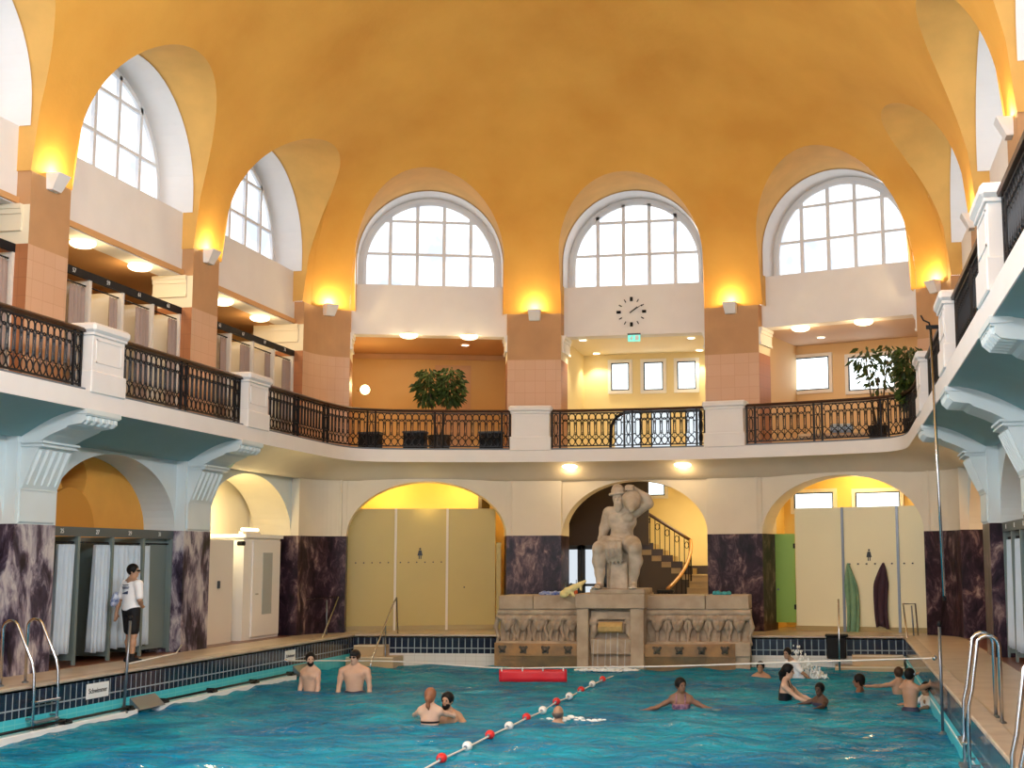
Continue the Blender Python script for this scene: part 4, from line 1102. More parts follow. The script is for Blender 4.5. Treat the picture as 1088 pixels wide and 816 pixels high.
m.add([(sx0+.1, uy0+.06, zl_-.05), (sx0+.1, uy0+.06, 0), (sx0-3.6, uy0+.06, 0), (sx0-3.6, uy0+.06, zl_+2.1)], [(0, 1, 2, 3)]); m.build('side_wall', MATS['dark_umber_wall'], t)
# banister: iron balusters, dark rail above, the honey coloured rail curving down to the newel
t = thing('stair_banister', (sx0, 34.5, 0), 'iron stair banister with a honey coloured curving handrail behind the statue', 'banister')
up = [(sx0-.27*k+.02, uy0-.01, zl_+.17*(k+.4)+.88) for k in range(-0, 12)]
m = MB(); m.tube(up, .045, 8); m.build('handrail', WOOD, t, True)
lowr = bez((sx0+.02, uy0-.01, zl_+.95), (sx0+.16, uy0-.5, zl_+.55), (sx0-.02, sy+.9, 1.30), (sx0-.34, sy+.05, .99), 16)
m = MB(); m.tube([tuple(p) for p in lowr], .05, 8); m.build('curved_handrail', OAK, t, True)
for k in range(11):
    m = MB(); x = sx0-.27*k-.02
    for dx in (0, -.13):
        z0 = zl_+.17*(k+(.9 if dx else .4)); zt = z0+.84+(.085 if dx else 0)
        m.tube([(x+dx, uy0-.01, z0), (x+dx, uy0-.01, zt)], .013, 5)
    m.tube([(x-.065+.055*math.cos(q), uy0-.01, z0+.66+.09*math.sin(q)) for q in np.linspace(0, 2*PI, 13)[:-1]], .010, 4, closed=True)
    m.build('baluster', IRON, t)
for k in range(2, 15, 2):
    p = lowr[k]; z0 = max(0, .165*int((p[1]-sy)/.30+1)) if p[1] > sy else 0
    m = MB(); m.tube([(p[0], p[1], z0-.02), (p[0], p[1], p[2]-.03)], .014, 5); m.build('baluster', IRON, t)
m = MB(); nx, ny = sx0-.34, sy+.02
for i in range(7):
    q = PI*(.0+i/6*1.0); m.tube([(nx+.18*math.cos(q)-.05, ny+.10*math.sin(q)-.1, 0), (nx+.18*math.cos(q)-.05, ny+.10*math.sin(q)-.1, .93)], .022, 6)
m.box(nx-.26, nx+.18, ny-.14, ny+.06, .90, .97, bev=.02); m.build('newel', IRON, t)
# light in the stair hall and its upper window
wall_window(Frame((XC, 32.3, 0), (1, 0, 0), (0, -1, 0)), -(YB-32.3)+.0, (685.5, 511), (705.5, 527), 'w')
lamp('AREA', (-3.6, 35.3, 4.0), 75, (1, .80, .42), 1.2, (0, 0, 0))
lamp('POINT', (-2.95, 33.6, 3.4), 30, (1, .78, .38), .2)
# ================================================================ the fountain
FY = 29.25                                    # its front
fx0, fx1, pc0, pc1 = -7.72, -1.96, -5.80, -4.28
ft = thing('stone_fountain', ((fx0+fx1)/2, FY, ZW), 'weathered sandstone wall fountain with carved frieze and basins at the far end of the pool', 'fountain')
def wing(x0, x1, inner, sgn):
    """one wing: coping, carved band, ledge, plinth and the bowed basin; inner = the end next to the middle pier"""
    m = MB(); m.box(x0, x1, FY+.30, 30.35, -1.2, .60); m.box(x0-.02, x1+.02, FY+.08, FY+.4, -.42, -.10, bev=.02); m.box(x0, x1, FY+.14, FY+.4, -1.2, -.2); m.build('wall', STONE2, ft)
    xm = x0+.42*(x1-x0) if sgn < 0 else x1-.42*(x1-x0)
    for q0, q1 in ((x0, xm-.006), (xm+.006, x1)):
        m = MB(); m.box(q0, q1, FY+.12, 30.38, .62, .94, bev=.018); m.build('coping_block', STONE, ft)
    # carved band: rolled cornice, hanging heads and drapery under it
    m = MB(); m.tube([(x0-.03, FY+.20, .555), (x1+.03, FY+.20, .555)], .075, 10); m.box(x0-.02, x1+.02, FY+.16, FY+.4, .40, .50, bev=.02); m.build('cornice', STONE2, ft, 50)
    nh = 5; w_ = (x1-x0)/nh
    for k in range(nh):
        c = x0+w_*(k+.5); rb = Body(.018)
        rb.ell((0, 0, .30), (.12, .10, .15)); rb.ell((0, -.05, .22), (.075, .07, .10)); rb.ell((-.13, 0, .38), (.09, .07, .06)); rb.ell((.13, 0, .38), (.09, .07, .06))
        rb.chain([(-.20, .03, .42), (-.26, .03, .20), (-.20, .04, .02), (-.24, .04, -.12)], [.05, .045, .035, .025])
        rb.chain([(.20, .03, .42), (.26, .03, .20), (.20, .04, .02), (.24, .04, -.12)], [.05, .045, .035, .025])
        rb.cone((0, .02, .12), .05, (0, .04, -.10), .03); rb.ell((0, -.11, .26), (.028, .03, .045), .015)
        rb.cut((-.05, -.09, .33), (.025, .03, .02)); rb.cut((.05, -.09, .33), (.025, .03, .02))
        lo, P = rb.grid(); o = net_object(rb.field(P), lo, rb.h, 'carved_head', STONE2, ft); o.location = (c-ft.location[0], FY+.20-ft.location[1], -.02-ft.location[2]); o.scale = (1.12, 1.3, 1.2)
    # bowed basin by the middle
    bx0, bx1 = (inner-2.0, inner) if sgn < 0 else (inner, inner+2.0)
    m = MB(); n_ = 16; out = []
    for i in range(n_+1):
        f = i/n_; e = f if sgn < 0 else 1-f
        out.append((bx0+(bx1-bx0)*f, FY+.06-.26*min(1, (e*2.2))**.6*1.0 if e > 0 else FY+.06))
    rings = []
    for sc, z in ((.05, -.80), (.25, -.68), (.60, -.54), (.90, -.43), (1.0, -.41), (1.03, -.38), (1.03, -.17), (1.0, -.13), (.80, -.13), (.78, -.2)):
        rings.append([(x, FY+.06+(y-FY-.06)*sc-(0), z) for x, y in out]+[(bx1, FY+.35, z), (bx0, FY+.35, z)])
    m.loft(rings, True, True); m.build('basin', mat('rust_stained_stone', (.44, .25, .11), .8, col2=(.26, .17, .10), nscale=3, bump=.5, bscale=16), ft)
    for k in range(4):
        x = bx0+.28+k*.50 if sgn > 0 else bx1-.22-k*.52
        f = (x-bx0)/(bx1-bx0); e = f if sgn < 0 else 1-f; y = FY+.06-.26*min(1, e*2.2)**.6
        m = MB(); m.ball((x, y-.02, -.26), (.075, .06, .075), 12, 8); m.ball((x, y-.085, -.265), (.03, .03, .025), 8, 6)
        for s in (-1, 1): m.ball((x+s*.07, y-.02, -.21), (.035, .03, .035), 8, 6); m.ball((x+s*.05, y-.03, -.32), (.03, .03, .03), 8, 6)
        m.build('spout_head', mat('dark_patinated_stone', (.09, .075, .06), .6), ft, True)
wing(fx0, pc0, pc0, -1); wing(pc1, fx1, pc1, 1)
# middle pier: two cheeks, top slab, water mouth in a niche
m = MB(); y0 = FY-.32
m.box(pc0, pc0+.26, y0, 30.3, -1.2, .66, bev=.01); m.box(pc1-.30, pc1, y0, 30.3, -1.2, .66, bev=.01); m.box(pc0+.2, pc1-.2, y0+.30, 30.3, -1.2, .66); m.build('pier', STONE, ft)
m = MB(); m.box(pc0-.03, pc1+.03, y0-.04, 30.4, .66, .985, bev=.015); m.build('top_slab', STONE, ft)
m = MB(); m.box(pc0+.30, pc1-.30, y0+.10, y0+.4, -.36, -.02, bev=.02); m.box(pc0+.22, pc1-.26, y0+.02, y0+.4, -.9, -.62, bev=.02); m.build('lower_lip', STONE2, ft)
bb = Body(.016)
bb.blk((0, .05, .50), (.48, .10, .10), .03); 
for s in (-1, 1):
    bb.ell((s*.42, 0, .36), (.12, .10, .10)); bb.ell((s*.40, -.02, .18), (.09, .08, .14)); bb.chain([(s*.44, 0, .08), (s*.46, .02, -.10), (s*.42, .03, -.30)], [.07, .06, .04])
bb.blk((0, .0, .24), (.30, .06, .13), .04)
lo, P = bb.grid(); o = net_object(bb.field(P), lo, bb.h, 'carved_surround', STONE2, ft); o.location = ((pc0+pc1)/2-ft.location[0], y0+.22-ft.location[1], -ft.location[2])
m = MB(); mx_ = (pc0+pc1)/2; m.loft([[(mx_-.27, y0+.12, z), (mx_+.27, y0+.12, z), (mx_+.27, y0+.12-d, z), (mx_-.27, y0+.12-d, z)] for z, d in ((.12, .06), (.16, .13), (.26, .15), (.33, .10), (.36, .04))], True, True)
m.build('water_mouth', mat('ochre_stone', (.60, .40, .15), .7, noise=.25, nscale=9), ft)
wm = bpy.data.materials.new('falling_water'); wm.use_nodes = True; _b = wm.node_tree.nodes['Principled BSDF']
_b.inputs['Base Color'].default_value = (.92, .96, .97, 1); _b.inputs['Roughness'].default_value = .1; _b.inputs['Alpha'].default_value = .55
m = MB(); r_ = random.Random(4)
for k in (0, 1, 3, 4, 6, 8):
    x = mx_-.36+.09*k+r_.uniform(-.02, .02); z1 = .13 if abs(x-mx_) < .27 else -.02; y1 = y0+.0-r_.uniform(.0, .06)
    m.tube([(x, y1+.04, z1), (x+r_.uniform(-.01, .01), y1-.04, z1*.4-.25), (x+r_.uniform(-.02, .02), y1-.07, ZW)], [.006, r_.uniform(.004, .008), .010], 5)
tag(m.build('water_jets', wm, None, True), 'thin strands of water falling from the fountain mouth into the pool', 'water', None, 'stuff')
foam = mat('white_foam', (.88, .92, .93), .6)
def foam_patch(name, cx, cy, rx, ry, n_, label, zh=.05, seed=1):
    r_ = random.Random(seed); m = MB()
    for _ in range(n_):
        q, d = r_.uniform(0, 6.28), math.sqrt(r_.random()); s = r_.uniform(.012, .045)
        m.ball((cx+rx*d*math.cos(q), cy+ry*d*math.sin(q), ZW+.01+r_.uniform(0, zh)*(1-d)), (s*1.5, s*1.2, s*.6), 6, 4)
    return tag(m.build(name, foam, None, True), label, 'foam', None, 'stuff')
foam_patch('foam', mx_, y0-.25, .75, .22, 260, 'white foam where the fountain water meets the pool', .10)

# ---------------------------------------------------------------- the seated statue
SX, SYY, SZ = -4.93, 29.62, .985
m = MB(); 
st = thing('statue', (SX, SYY, SZ), 'pale stone statue of a seated bearded man with cap shouldering a jug, on the fountain', 'statue')
m = MB(); m.box(-.56+SX, .68+SX, SYY-.72, SYY+.55, SZ, SZ+.11, bev=.015); m.build('base_slab', STONE, st)
sb = Body(.016); z0 = .11
def q(x, y, z): return (x, y, z+z0)
# block seat, pelvis, torso
sb.blk(q(.03, .12, .42), (.30, .34, .43), .04, .03)
sb.ell(q(.05, .0, 1.02), (.33, .27, .20), .08); sb.ell(q(.06, .0, 1.24), (.265, .20, .24), .09); sb.ell(q(.07, .0, 1.52), (.335, .22, .25), .09)
sb.ell(q(-.08, -.17, 1.60), (.15, .09, .11), .025); sb.ell(q(.22, -.17, 1.61), (.15, .09, .11), .025)
for zz in (1.18, 1.30, 1.41): sb.ell(q(-.01, -.165, zz), (.065, .04, .05), .03); sb.ell(q(.13, -.165, zz), (.065, .04, .05), .03)
sb.cone(q(-.22, .0, 1.74), .13, q(.38, .0, 1.76), .13, .08); sb.cone(q(.05, .0, 1.75), .12, q(.0, -.04, 1.95), .11, .06)
# head, cap, beard, face
sb.ell(q(-.01, -.06, 2.07), (.135, .165, .19), .03); sb.ell(q(-.02, -.02, 2.22), (.165, .185, .15), .03); [sb.cone(q(-.02+.185*math.cos(a_), -.04+.20*math.sin(a_), 2.165+.02*math.cos(a_)), .03, q(-.02+.185*math.cos(a_+.4), -.04+.20*math.sin(a_+.4), 2.165+.02*math.cos(a_+.4)), .03, .012) for a_ in np.arange(0, 6.28, .4)]
sb.cone(q(-.17, .05, 2.15), .03, q(-.19, -.12, 2.14), .03, .02); sb.ell(q(-.04, -.04, 2.32), (.10, .11, .07), .04)
sb.ell(q(.0, -.15, 1.90), (.105, .09, .13), .03); sb.ell(q(.0, -.17, 1.83), (.07, .06, .10), .03)
sb.cone(q(-.015, -.215, 2.09), .018, q(-.015, -.245, 2.02), .028, .02); sb.cone(q(-.09, -.19, 2.10), .02, q(.06, -.20, 2.11), .02, .015)
sb.cut(q(-.062, -.225, 2.065), (.044, .055, .034), .008); sb.cut(q(.045, -.225, 2.07), (.044, .055, .034), .008); sb.cut(q(-.01, -.245, 1.955), (.04, .02, .010), .01)
# arm on the image left hangs to the seat behind
sb.chain([q(-.26, .02, 1.72), q(-.36, .06, 1.38), q(-.44, .12, 1.12), q(-.46, .10, .98)], [.135, .115, .085, .065], .05); sb.ell(q(-.45, .06, .95), (.075, .10, .05), .03)
# raised arm folds over the jug
sb.chain([q(.40, .0, 1.76), q(.68, -.02, 1.93), q(.64, -.04, 2.06), q(.30, -.10, 2.30)], [.13, .115, .10, .065], .05); sb.ell(q(.25, -.14, 2.31), (.10, .08, .06), .03)
for k in range(4): sb.chain([q(.22+.045*k, -.18, 2.33), q(.20+.05*k, -.26, 2.30), q(.20+.05*k, -.29, 2.23)], [.028, .025, .022], .012)
# thighs, shins, feet
for s, kx, fx_ in ((-1, -.37, -.38), (1, .43, .38)):
    hx = .05+s*.19
    sb.chain([q(hx, -.02, .98), q((hx+kx)/2, -.30, .98), q(kx, -.52, .92)], [.22, .205, .165], .06)
    sb.chain([q(kx, -.54, .88), q(kx+.02*s, -.47, .62), q((kx+fx_)/2, -.46, .35), q(fx_, -.45, .10)], [.155, .155, .115, .08], .05); sb.ell(q(kx, -.66, .90), (.10, .07, .12), .04)
    sb.cone(q(fx_, -.42, .07), .085, q(fx_+.03*s, -.66, .035), .07, .04)
    for k in range(5): sb.cone(q(fx_+.03*s+(k-2)*.035, -.68, .03), .026, q(fx_+.04*s+(k-2)*.042, -.75-.02*(s*(2-k) > 0), .022), .022, .01)
# loincloth falling over the lap
sb.chain([q(-.22, -.42, 1.10), q(.02, -.38, 1.05), q(.20, -.30, 1.06)], [.09, .11, .07], .04)
for k in range(8): sb.chain([q(-.34+.06*k, -.38, 1.15-.01*k), q(-.30+.057*k, -.52-.02*(k % 2), 1.03), q(-.25+.052*k, -.57-.025*(k % 2), .90), q(-.20+.047*k, -.54-.025*(k % 2), .72+.02*(k % 3)), q(-.17+.045*k, -.50, .58+.05*(k % 2))], [.045, .045, .04, .036, .028], .012)
for k in range(5): sb.cone(q(-.10+.07*k, -.34, .55), .06, q(-.12+.08*k, -.36, .03), .06, .03)
lo, P = sb.grid(); net_object(sb.field(P), lo, sb.h, 'figure', STAT, st)
jb = Body(.016)
jb.chain([q(.30, .02, 2.12), q(.33, -.20, 2.02), q(.35, -.36, 1.92), q(.365, -.46, 1.84)], [.16, .20, .16, .10], .05); jb.cone(q(.365, -.46, 1.84), .085, q(.375, -.56, 1.76), .055, .03)
for t_, r_ in ((.30, .205), (.55, .185), (.80, .135)):
    c = np.array((.30, .02, 2.12))*(1-t_)+np.array((.365, -.48, 1.82))*t_
    ax = np.array((.065, -.50, -.30)); ax /= np.linalg.norm(ax); u = np.cross(ax, (0, 0, 1)); u /= np.linalg.norm(u); w_ = np.cross(ax, u)
    for k in range(14): a0, a1 = 2*PI*k/14, 2*PI*(k+1)/14; jb.cone(q(*(c+r_*(math.cos(a0)*u+math.sin(a0)*w_))), .030, q(*(c+r_*(math.cos(a1)*u+math.sin(a1)*w_))), .030, .010)
lo, P = jb.grid(); net_object(jb.field(P), lo, jb.h, 'jug', STAT, st)

# ---------------------------------------------------------------- things lying on the fountain
def cloth_heap(name, c, rx, ry, h, m_, label, cat, seed=1):
    r_ = random.Random(seed); b_ = Body(.01)
    for k in range(7):
        x = (k/6-.5)*2*rx; b_.ell((x+r_.uniform(-.02, .02), r_.uniform(-.3, .3)*ry, h*.35), (rx*.30, ry*.8, h*(.4+.35*r_.random())), .02)
    lo, P = b_.grid(); t = thing(name, c, label, cat); net_object(np.maximum(b_.field(P), -(P[..., 2])), lo, b_.h, 'cloth', m_, t); return t
p = at(585, 629, Y=29.7); cloth_heap('swim_towel', (p[0], 29.62, .94), .26, .09, .10, mat('blue_towel', (.03, .09, .42), .9, col2=(.45, .5, .6), nscale=14), 'blue and white towel lying on the left wing of the fountain', 'towel', 2)
p = at(765, 632, Y=29.7); cloth_heap('folded_towel', (p[0], 29.62, .94), .17, .09, .09, mat('turquoise_towel', (.06, .40, .46), .9, noise=.4, nscale=16), 'small turquoise towel lying on the right wing of the fountain', 'towel', 5)
b_ = Body(.01); b_.chain([(-.20, 0, -.04), (-.10, -.02, .02), (.05, -.01, .10), (.20, .02, .18), (.30, .04, .24)], [.075, .085, .07, .05, .035], .03); b_.ell((-.16, -.03, -.06), (.08, .07, .06)); b_.chain([(.0, -.02, .0), (.06, -.05, -.08)], [.05, .03], .02); b_.chain([(.20, .02, .14), (.22, .0, .06)], [.04, .025], .02)
lo, P = b_.grid(); t = thing('yellow_towel', (-5.95, 29.10, 1.02), 'pale yellow towel draped over the fountain corner beside the statue base', 'towel'); net_object(b_.field(P), lo, b_.h, 'cloth', mat('pale_yellow_towel', (.78, .66, .30), .9), t)
p = at(604, 631, Y=29.8)
for k, (dx, h_, r_, c_, nm) in enumerate([(-.02, .34, .045, (.02, .025, .03), 'dark bottle standing tallest'), (.10, .27, .05, (.03, .05, .07), 'navy bottle standing in the middle'), (.21, .16, .045, (.55, .10, .02), 'orange-red beaker standing lowest')]):
    x, y = p[0]+dx-.1, 29.85; t = thing('bottle', (x, y, .94), nm+' behind the yellow towel on the fountain', 'bottle')
    MB().lathe([(.01, .94), (r_, .945), (r_, .94+h_*.62), (r_*.45, .94+h_*.80), (r_*.42, .94+h_*.94)], (x, y), 14).build('body', mat('bottle_%d' % k, c_, .3), t, 40)
    MB().lathe([(r_*.5, .94+h_*.93), (r_*.5, .94+h_), (.005, .94+h_+.002)], (x, y), 12).build('cap', SIGNB, t, 40)
# ================================================================ along the pool
# gutter ledge, dark pipe and sloping plates at the left water line
for i, (y0, y1) in enumerate(((16.0, 19.9), (20.6, 26.2))):
    t = thing('gutter_ledge', (PX0, (y0+y1)/2, ZW), 'white overflow ledge with a dark pipe on the left pool wall, %s' % ['at the ladder', 'beyond the thin post'][i], 'ledge', 'overflow ledges on the left pool wall')
    m = MB(); m.box(PX0, PX0+.16, y0, y1, ZW-.12, ZW+.075, bev=.01); m.build('ledge', SIGNW, t)
    m = MB(); m.tube([(PX0+.12, y0+.1, ZW+.125), (PX0+.12, y1-.1, ZW+.125)], .022, 8); m.build('pipe', IRON, t, True)
    k = 0
    for y in np.arange(y0+.2, y1, 1.75):
        m = MB(); m.tube([(PX0, y, ZW+.125), (PX0+.15, y, ZW+.125)], .03, 8); m.box(PX0+.05, PX0+.17, y-.10, y+.10, ZW+.075, ZW+.11, bev=.01); m.build('bracket', IRON, t)
for i, y in enumerate((20.25, 26.7)):  # grey sloping plates at the ends of the ledges
    m = MB(); m.add([(PX0, y-.35, -.44), (PX0, y+.45, -.44), (PX0+.20, y+.45, ZW+.06), (PX0+.20, y-.35, ZW+.06), (PX0, y-.35, ZW), (PX0, y+.45, ZW)], [(0, 1, 2, 3), (0, 3, 4), (1, 5, 2), (3, 2, 5, 4)])
    tag(m.build('sloping_plate', STEEL, None), 'grey sloping inlet cover on the left pool wall, %s' % ['at the foot of the thin post', 'near the far left corner steps'][i], 'cover')
for i, (u, v, w_, txt) in enumerate(((100, 726, .62, 'Schwimmer'), (305, 692, .52, 'Schwimmer'))):
    p = at(u, v, X=PX0)
    t = thing('pool_sign', (PX0, p[1], p[2]), 'white enamel sign on the navy tiles %s' % ['between the left ladder and the thin post', 'behind the bearded bather'][i], 'sign')
    MB().box(PX0, PX0+.012, p[1]-w_/2, p[1]+w_/2, p[2]-.13, p[2]+.10, bev=.004).build('plate', SIGNW, t)
    text_mesh(txt, w_*.175, lambda x, y, z, p=p: (PX0+.014+z, p[1]+x, p[2]-.015+y), 'lettering', SIGNB, t)
# tile edge, right wall stripes
m = MB(); m.box(PX1-.012, PX1, PY0, PY1, ZW+.16, ZW+.18); struct(m, 'trim_waterline', SIGNW)

def ladder(x, y, s, label, top=.95, w_=.58, ft_=.42):
    """a steel pool ladder; s = +1 hangs on the left edge (pool towards +x), -1 on the right edge"""
    t = thing('pool_ladder', (x, y, 0), label, 'ladder', 'steel pool ladders')
    for k in (-1, 1):
        yy = y+k*w_/2; m = MB()
        P_ = [(x-s*ft_, yy, .0), (x-s*ft_, yy, top-.14)]+[(x-s*ft_+s*.12*(1-math.cos(q)), yy, top-.14+.12*math.sin(q)) for q in np.linspace(.3, 2.6, 6)]
        P_ += [(x+s*.06, yy, .34), (x+s*.10, yy, .18), (x+s*.11, yy, -.1), (x+s*.11, yy, -1.5)]
        m.tube(P_, .022, 10); m.build('rail', CHROME, t, True)
        m = MB(); m.lathe([(.05, .0), (.05, .012), (.025, .03)], (x-s*ft_, yy), 14); m.build('floor_flange', STEEL, t)
        m = MB(); m.tube([(x+s*.11, yy, -.45), (x-s*.02, yy, -.45)], .016, 6); m.build('wall_stay', STEEL, t)
    for z in (-.22, -.50, -.78, -1.06):
        m = MB(); m.box(x+s*.06, x+s*.17, y-w_/2, y+w_/2, z-.02, z+.02, bev=.012); m.build('rung', STEEL if z < -.4 else CHROME, t)
    return t
ladder(PX0, at(33, 740, X=PX0)[1]+.1, 1, 'steel pool ladder at the left edge in front of the first marble pier')
pl = at(1012, 735, X=PX1); ladder(PX1, 14.8, -1, 'steel pool ladder at the right pool edge with both handrails in full view', .94, .52, .24)
# second ladder handrail cut by the frame at the bottom right
p = at(1086, 800, X=PX1+.2)
ladder(PX1, 10.75, -1, 'steel ladder handrail just entering at the lower right edge', .94, .52, .24)
# thin posts
def post(x, y, z0, z1, r, label, dx=0, dy=0, m_=STEEL):
    t = thing('metal_post', (x, y, z0), label, 'post'); m = MB(); m.tube([(x, y, z0), (x+dx, y+dy, z1)], r, 8); m.build('shaft', m_, t, True)
    m = MB(); m.ball((x+dx, y+dy, z1), (r*1.7, r*1.7, r*2.2), 8, 6); m.build('cap', BLACK, t, True); m = MB(); m.lathe([(r*3, z0), (r*3, z0+.015), (r*1.2, z0+.05)], (x, y), 12); m.build('foot', m_, t, 40); return t
p0, p1 = at(128, 744, X=PX0+.10), at(136, 651, X=PX0+.10)
post(PX0+.10, p0[1], ZW+.05, p1[2], .024, 'thin grey metal post in front of the attendant on the left pool edge', 0, p1[1]-p0[1])
t = thing('cord', (-11.9, p0[1], 0), 'pale cord stretched from the thin post to the second marble pier', 'cord'); m = MB()
pp = at(140, 691, X=PX0+.06); m.tube([(PX0+.11, p1[1]-.02, .13), (-11.9, 22.3, .10), (XL+.02, 23.98, .14)], .012, 6); m.build('strand', ROPE, t, True)
# long rescue pole hanging on the right gallery
a0, a1 = at(1001, 640, X=1.52), at(989.5, 352, X=1.52)
yy = (a0[1]+a1[1])/2
t = thing('rescue_pole', (1.52, a1[1], a0[2]), 'long thin steel pole hanging from the right gallery railing', 'pole')
m = MB(); m.tube([tuple(a0), tuple(a1)], .022, 8); m.build('shaft', CHROME, t, True)
m = MB(); q0 = a1; m.tube([tuple(q0), (q0[0]-.02, q0[1], q0[2]+.08), (q0[0]-.10, q0[1], q0[2]+.12), (q0[0]-.14, q0[1], q0[2]+.20)], .014, 6); m.build('hook', IRON, t, True)
m = MB(); m.tube([tuple(a0+np.array([0, 0, -.03])), tuple(a0+np.array([0, 0, .02]))], .03, 8); m.build('end_cap', BLACK, t)
m = MB(); m.box(1.45, 1.80, a1[1]-.02, a1[1]+.02, a1[2]-.02, a1[2]+.04); m.build('bracket', IRON, t)
# post at the right pool edge by the boy
p0, p1 = at(997, 742, X=PX1-.05), at(991, 664, X=PX1-.05)
post(PX1-.05, p0[1], -.7, p1[2], .022, 'thin dark metal post at the right pool edge beside the ladder', 0, .0)

# corner steps and their handrails
CST = mat('tan_step_tile', (.52, .39, .23), .4, noise=.1, nscale=3)
def steps(x0, x1, label, wide=1):
    t = thing('pool_steps', ((x0+x1)/2, PY1, ZW), label, 'steps', 'corner pool steps')
    for k, (xa, xb, z) in enumerate(((x0, x1, -.72), (x0+.02, x1-.0, -.47), (x0+.08, x1-.35, -.22)) if wide else ((x0-.05, x1, -.80), (x0, x1, -.60), (x0+.38, x1, -.38))):
        y0 = PY1-1.05+.33*k; m = MB(); m.box(xa, xb, y0, PY1, -1.4 if k == 0 else z-.26, z, bev=.012); m.build('step', CST, t)
        m = MB(); m.box(xa+.01, xb-.01, y0-.012, y0+.03, z-.028, z+.006, bev=.006); m.build('nosing', mat('cream_step_nosing', (.74, .64, .48), .45), t)
    return t
def planex(u, v, Y): return at(u, v, Y=Y)
xl0, xl1 = at(340, 705, Y=29.2)[0], at(415, 705, Y=29.2)[0]
steps(max(xl0, PX0+.05), xl1, 'cream pool steps in the far left corner behind the two men')
xr0, xr1 = at(884, 715, Y=29.2)[0], at(962, 715, Y=29.2)[0]
steps(xr0, min(xr1, PX1-.05), 'cream pool steps in the far right corner with the children', 0)
def handrail(pts, label, uprights=(), r=.02):
    t = thing('step_handrail', pts[0], label, 'handrail', 'handrails of the corner steps'); m = MB(); m.tube(pts, r, 8); m.build('rail', CHROME, t, True)
    for a, b in uprights: m = MB(); m.tube([a, b], r*.9, 8); m.build('upright', STEEL, t, True)
    return t
def L(u, v, Y): return tuple(at(u, v, Y=Y))
handrail([L(316, 678, 30.0)[:2]+(.0,), L(316, 633, 30.0), L(357, 631, 29.9), L(330, 699, 28.2)], 'steel handrail slanting down to the bearded bather at the far left steps', [(L(345, 634, 29.95), L(344, 672, 29.95))])
handrail([L(420, 674, 30.1), L(419, 632, 30.1), L(415, 640, 29.9), L(391, 700, 28.6), L(390, 716, 28.6)], 'steel handrail slanting down at the right side of the far left steps', [(L(407, 662, 29.6), L(406, 708, 29.3))])
handrail([L(888.5, 639, 29.0), L(889, 728, 29.0)], 'single upright steel handrail at the left end of the far right steps')
handrail([L(964, 703, 29.0), L(957, 645, 29.9), L(970, 645, 30.4), L(974, 694, 30.5)], 'steel handrail frame at the right side of the far right steps', [(L(966, 647, 30.2), L(969, 690, 30.3))])
# a dark rubber mat bin on the right steps' edge
p = at(884, 690, Y=29.95); t = thing('waste_basket', (p[0], 29.7, -.3), 'black basket on the edge between the tiled wall and the right steps', 'basket')
m = MB(); m.box(p[0]-.18, p[0]+.25, 29.55, 29.95, -.46, .02, bev=.02); m.build('body', BLACK, t); m = MB(); m.box(p[0]-.21, p[0]+.30, 29.52, 29.98, .02, .06, bev=.015); m.build('rim', BLACK, t)

# rope across the pool with its red banner
RY = 25.6
def rope_z(x): f = (x-PX0)/(PX1-PX0); return .02-.34*4*f*(1-f)*.55-.0
ra, rb_ = at(300, 698, X=PX0), at(990, 703, X=PX1)
Pr = []
mids = [(416, 700), (523, 708), (600, 708.5), (700, 708.5), (800, 706.5), (900, 704.5)]
Pr = [tuple(ra)]+[tuple(at(u, v, Y=ra[1]+(rb_[1]-ra[1])*(u-300)/690)) for u, v in mids]+[tuple(rb_)]
t = thing('pool_rope', Pr[0], 'thin white rope stretched across the pool in front of the fountain', 'rope'); m = MB()
def sm_path(P, n=8):
    P = [np.array(p) for p in P]; out = []
    for i in range(len(P)-1):
        a, b, c, d = P[max(i-1, 0)], P[i], P[i+1], P[min(i+2, len(P)-1)]
        for k in range(n):
            q = k/n; out.append(tuple(.5*((2*b)+(-a+c)*q+(2*a-5*b+4*c-d)*q*q+(-a+3*b-3*c+d)*q**3)))
    return out+[tuple(P[-1])]
m.tube(sm_path(Pr), .013, 6); m.build('strand', ROPE, t, True)
for p in (Pr[0], Pr[-1]): m = MB(); m.ball(p, (.04, .04, .04), 10, 6); m.build('eye_hook', CHROME, t, True)
Yb = ra[1]+(rb_[1]-ra[1])*(563-300)/690
b0, b1, c0, c1 = at(527, 710, Y=Yb), at(599, 710.5, Y=Yb), at(527, 723, Y=Yb), at(599, 724, Y=Yb)
t = thing('banner', tuple((b0+b1)/2), 'plain red banner hanging from the rope in front of the fountain', 'banner')
m = MB(); rows = []
for i in range(21):
    f = i/20; a = b0+(b1-b0)*f; c = c0+(c1-c0)*f; rows.append([tuple(a*(1-g)+c*g+np.array([0, .012*math.sin(f*14)*g, 0])) for g in (0, .33, .66, 1)])
m.loft(rows, closed=False); o = m.build('sheet', RED, t, True); sm = o.modifiers.new('thickness', 'SOLIDIFY'); sm.thickness = .006
for f in (.04, .35, .65, .95): m = MB(); a = b0+(b1-b0)*f; m.tube([tuple(a+np.array([0, -.005, -.03])), tuple(a+np.array([0, -.005, .045]))], .014, 6); m.build('clip', FLOATW, t)
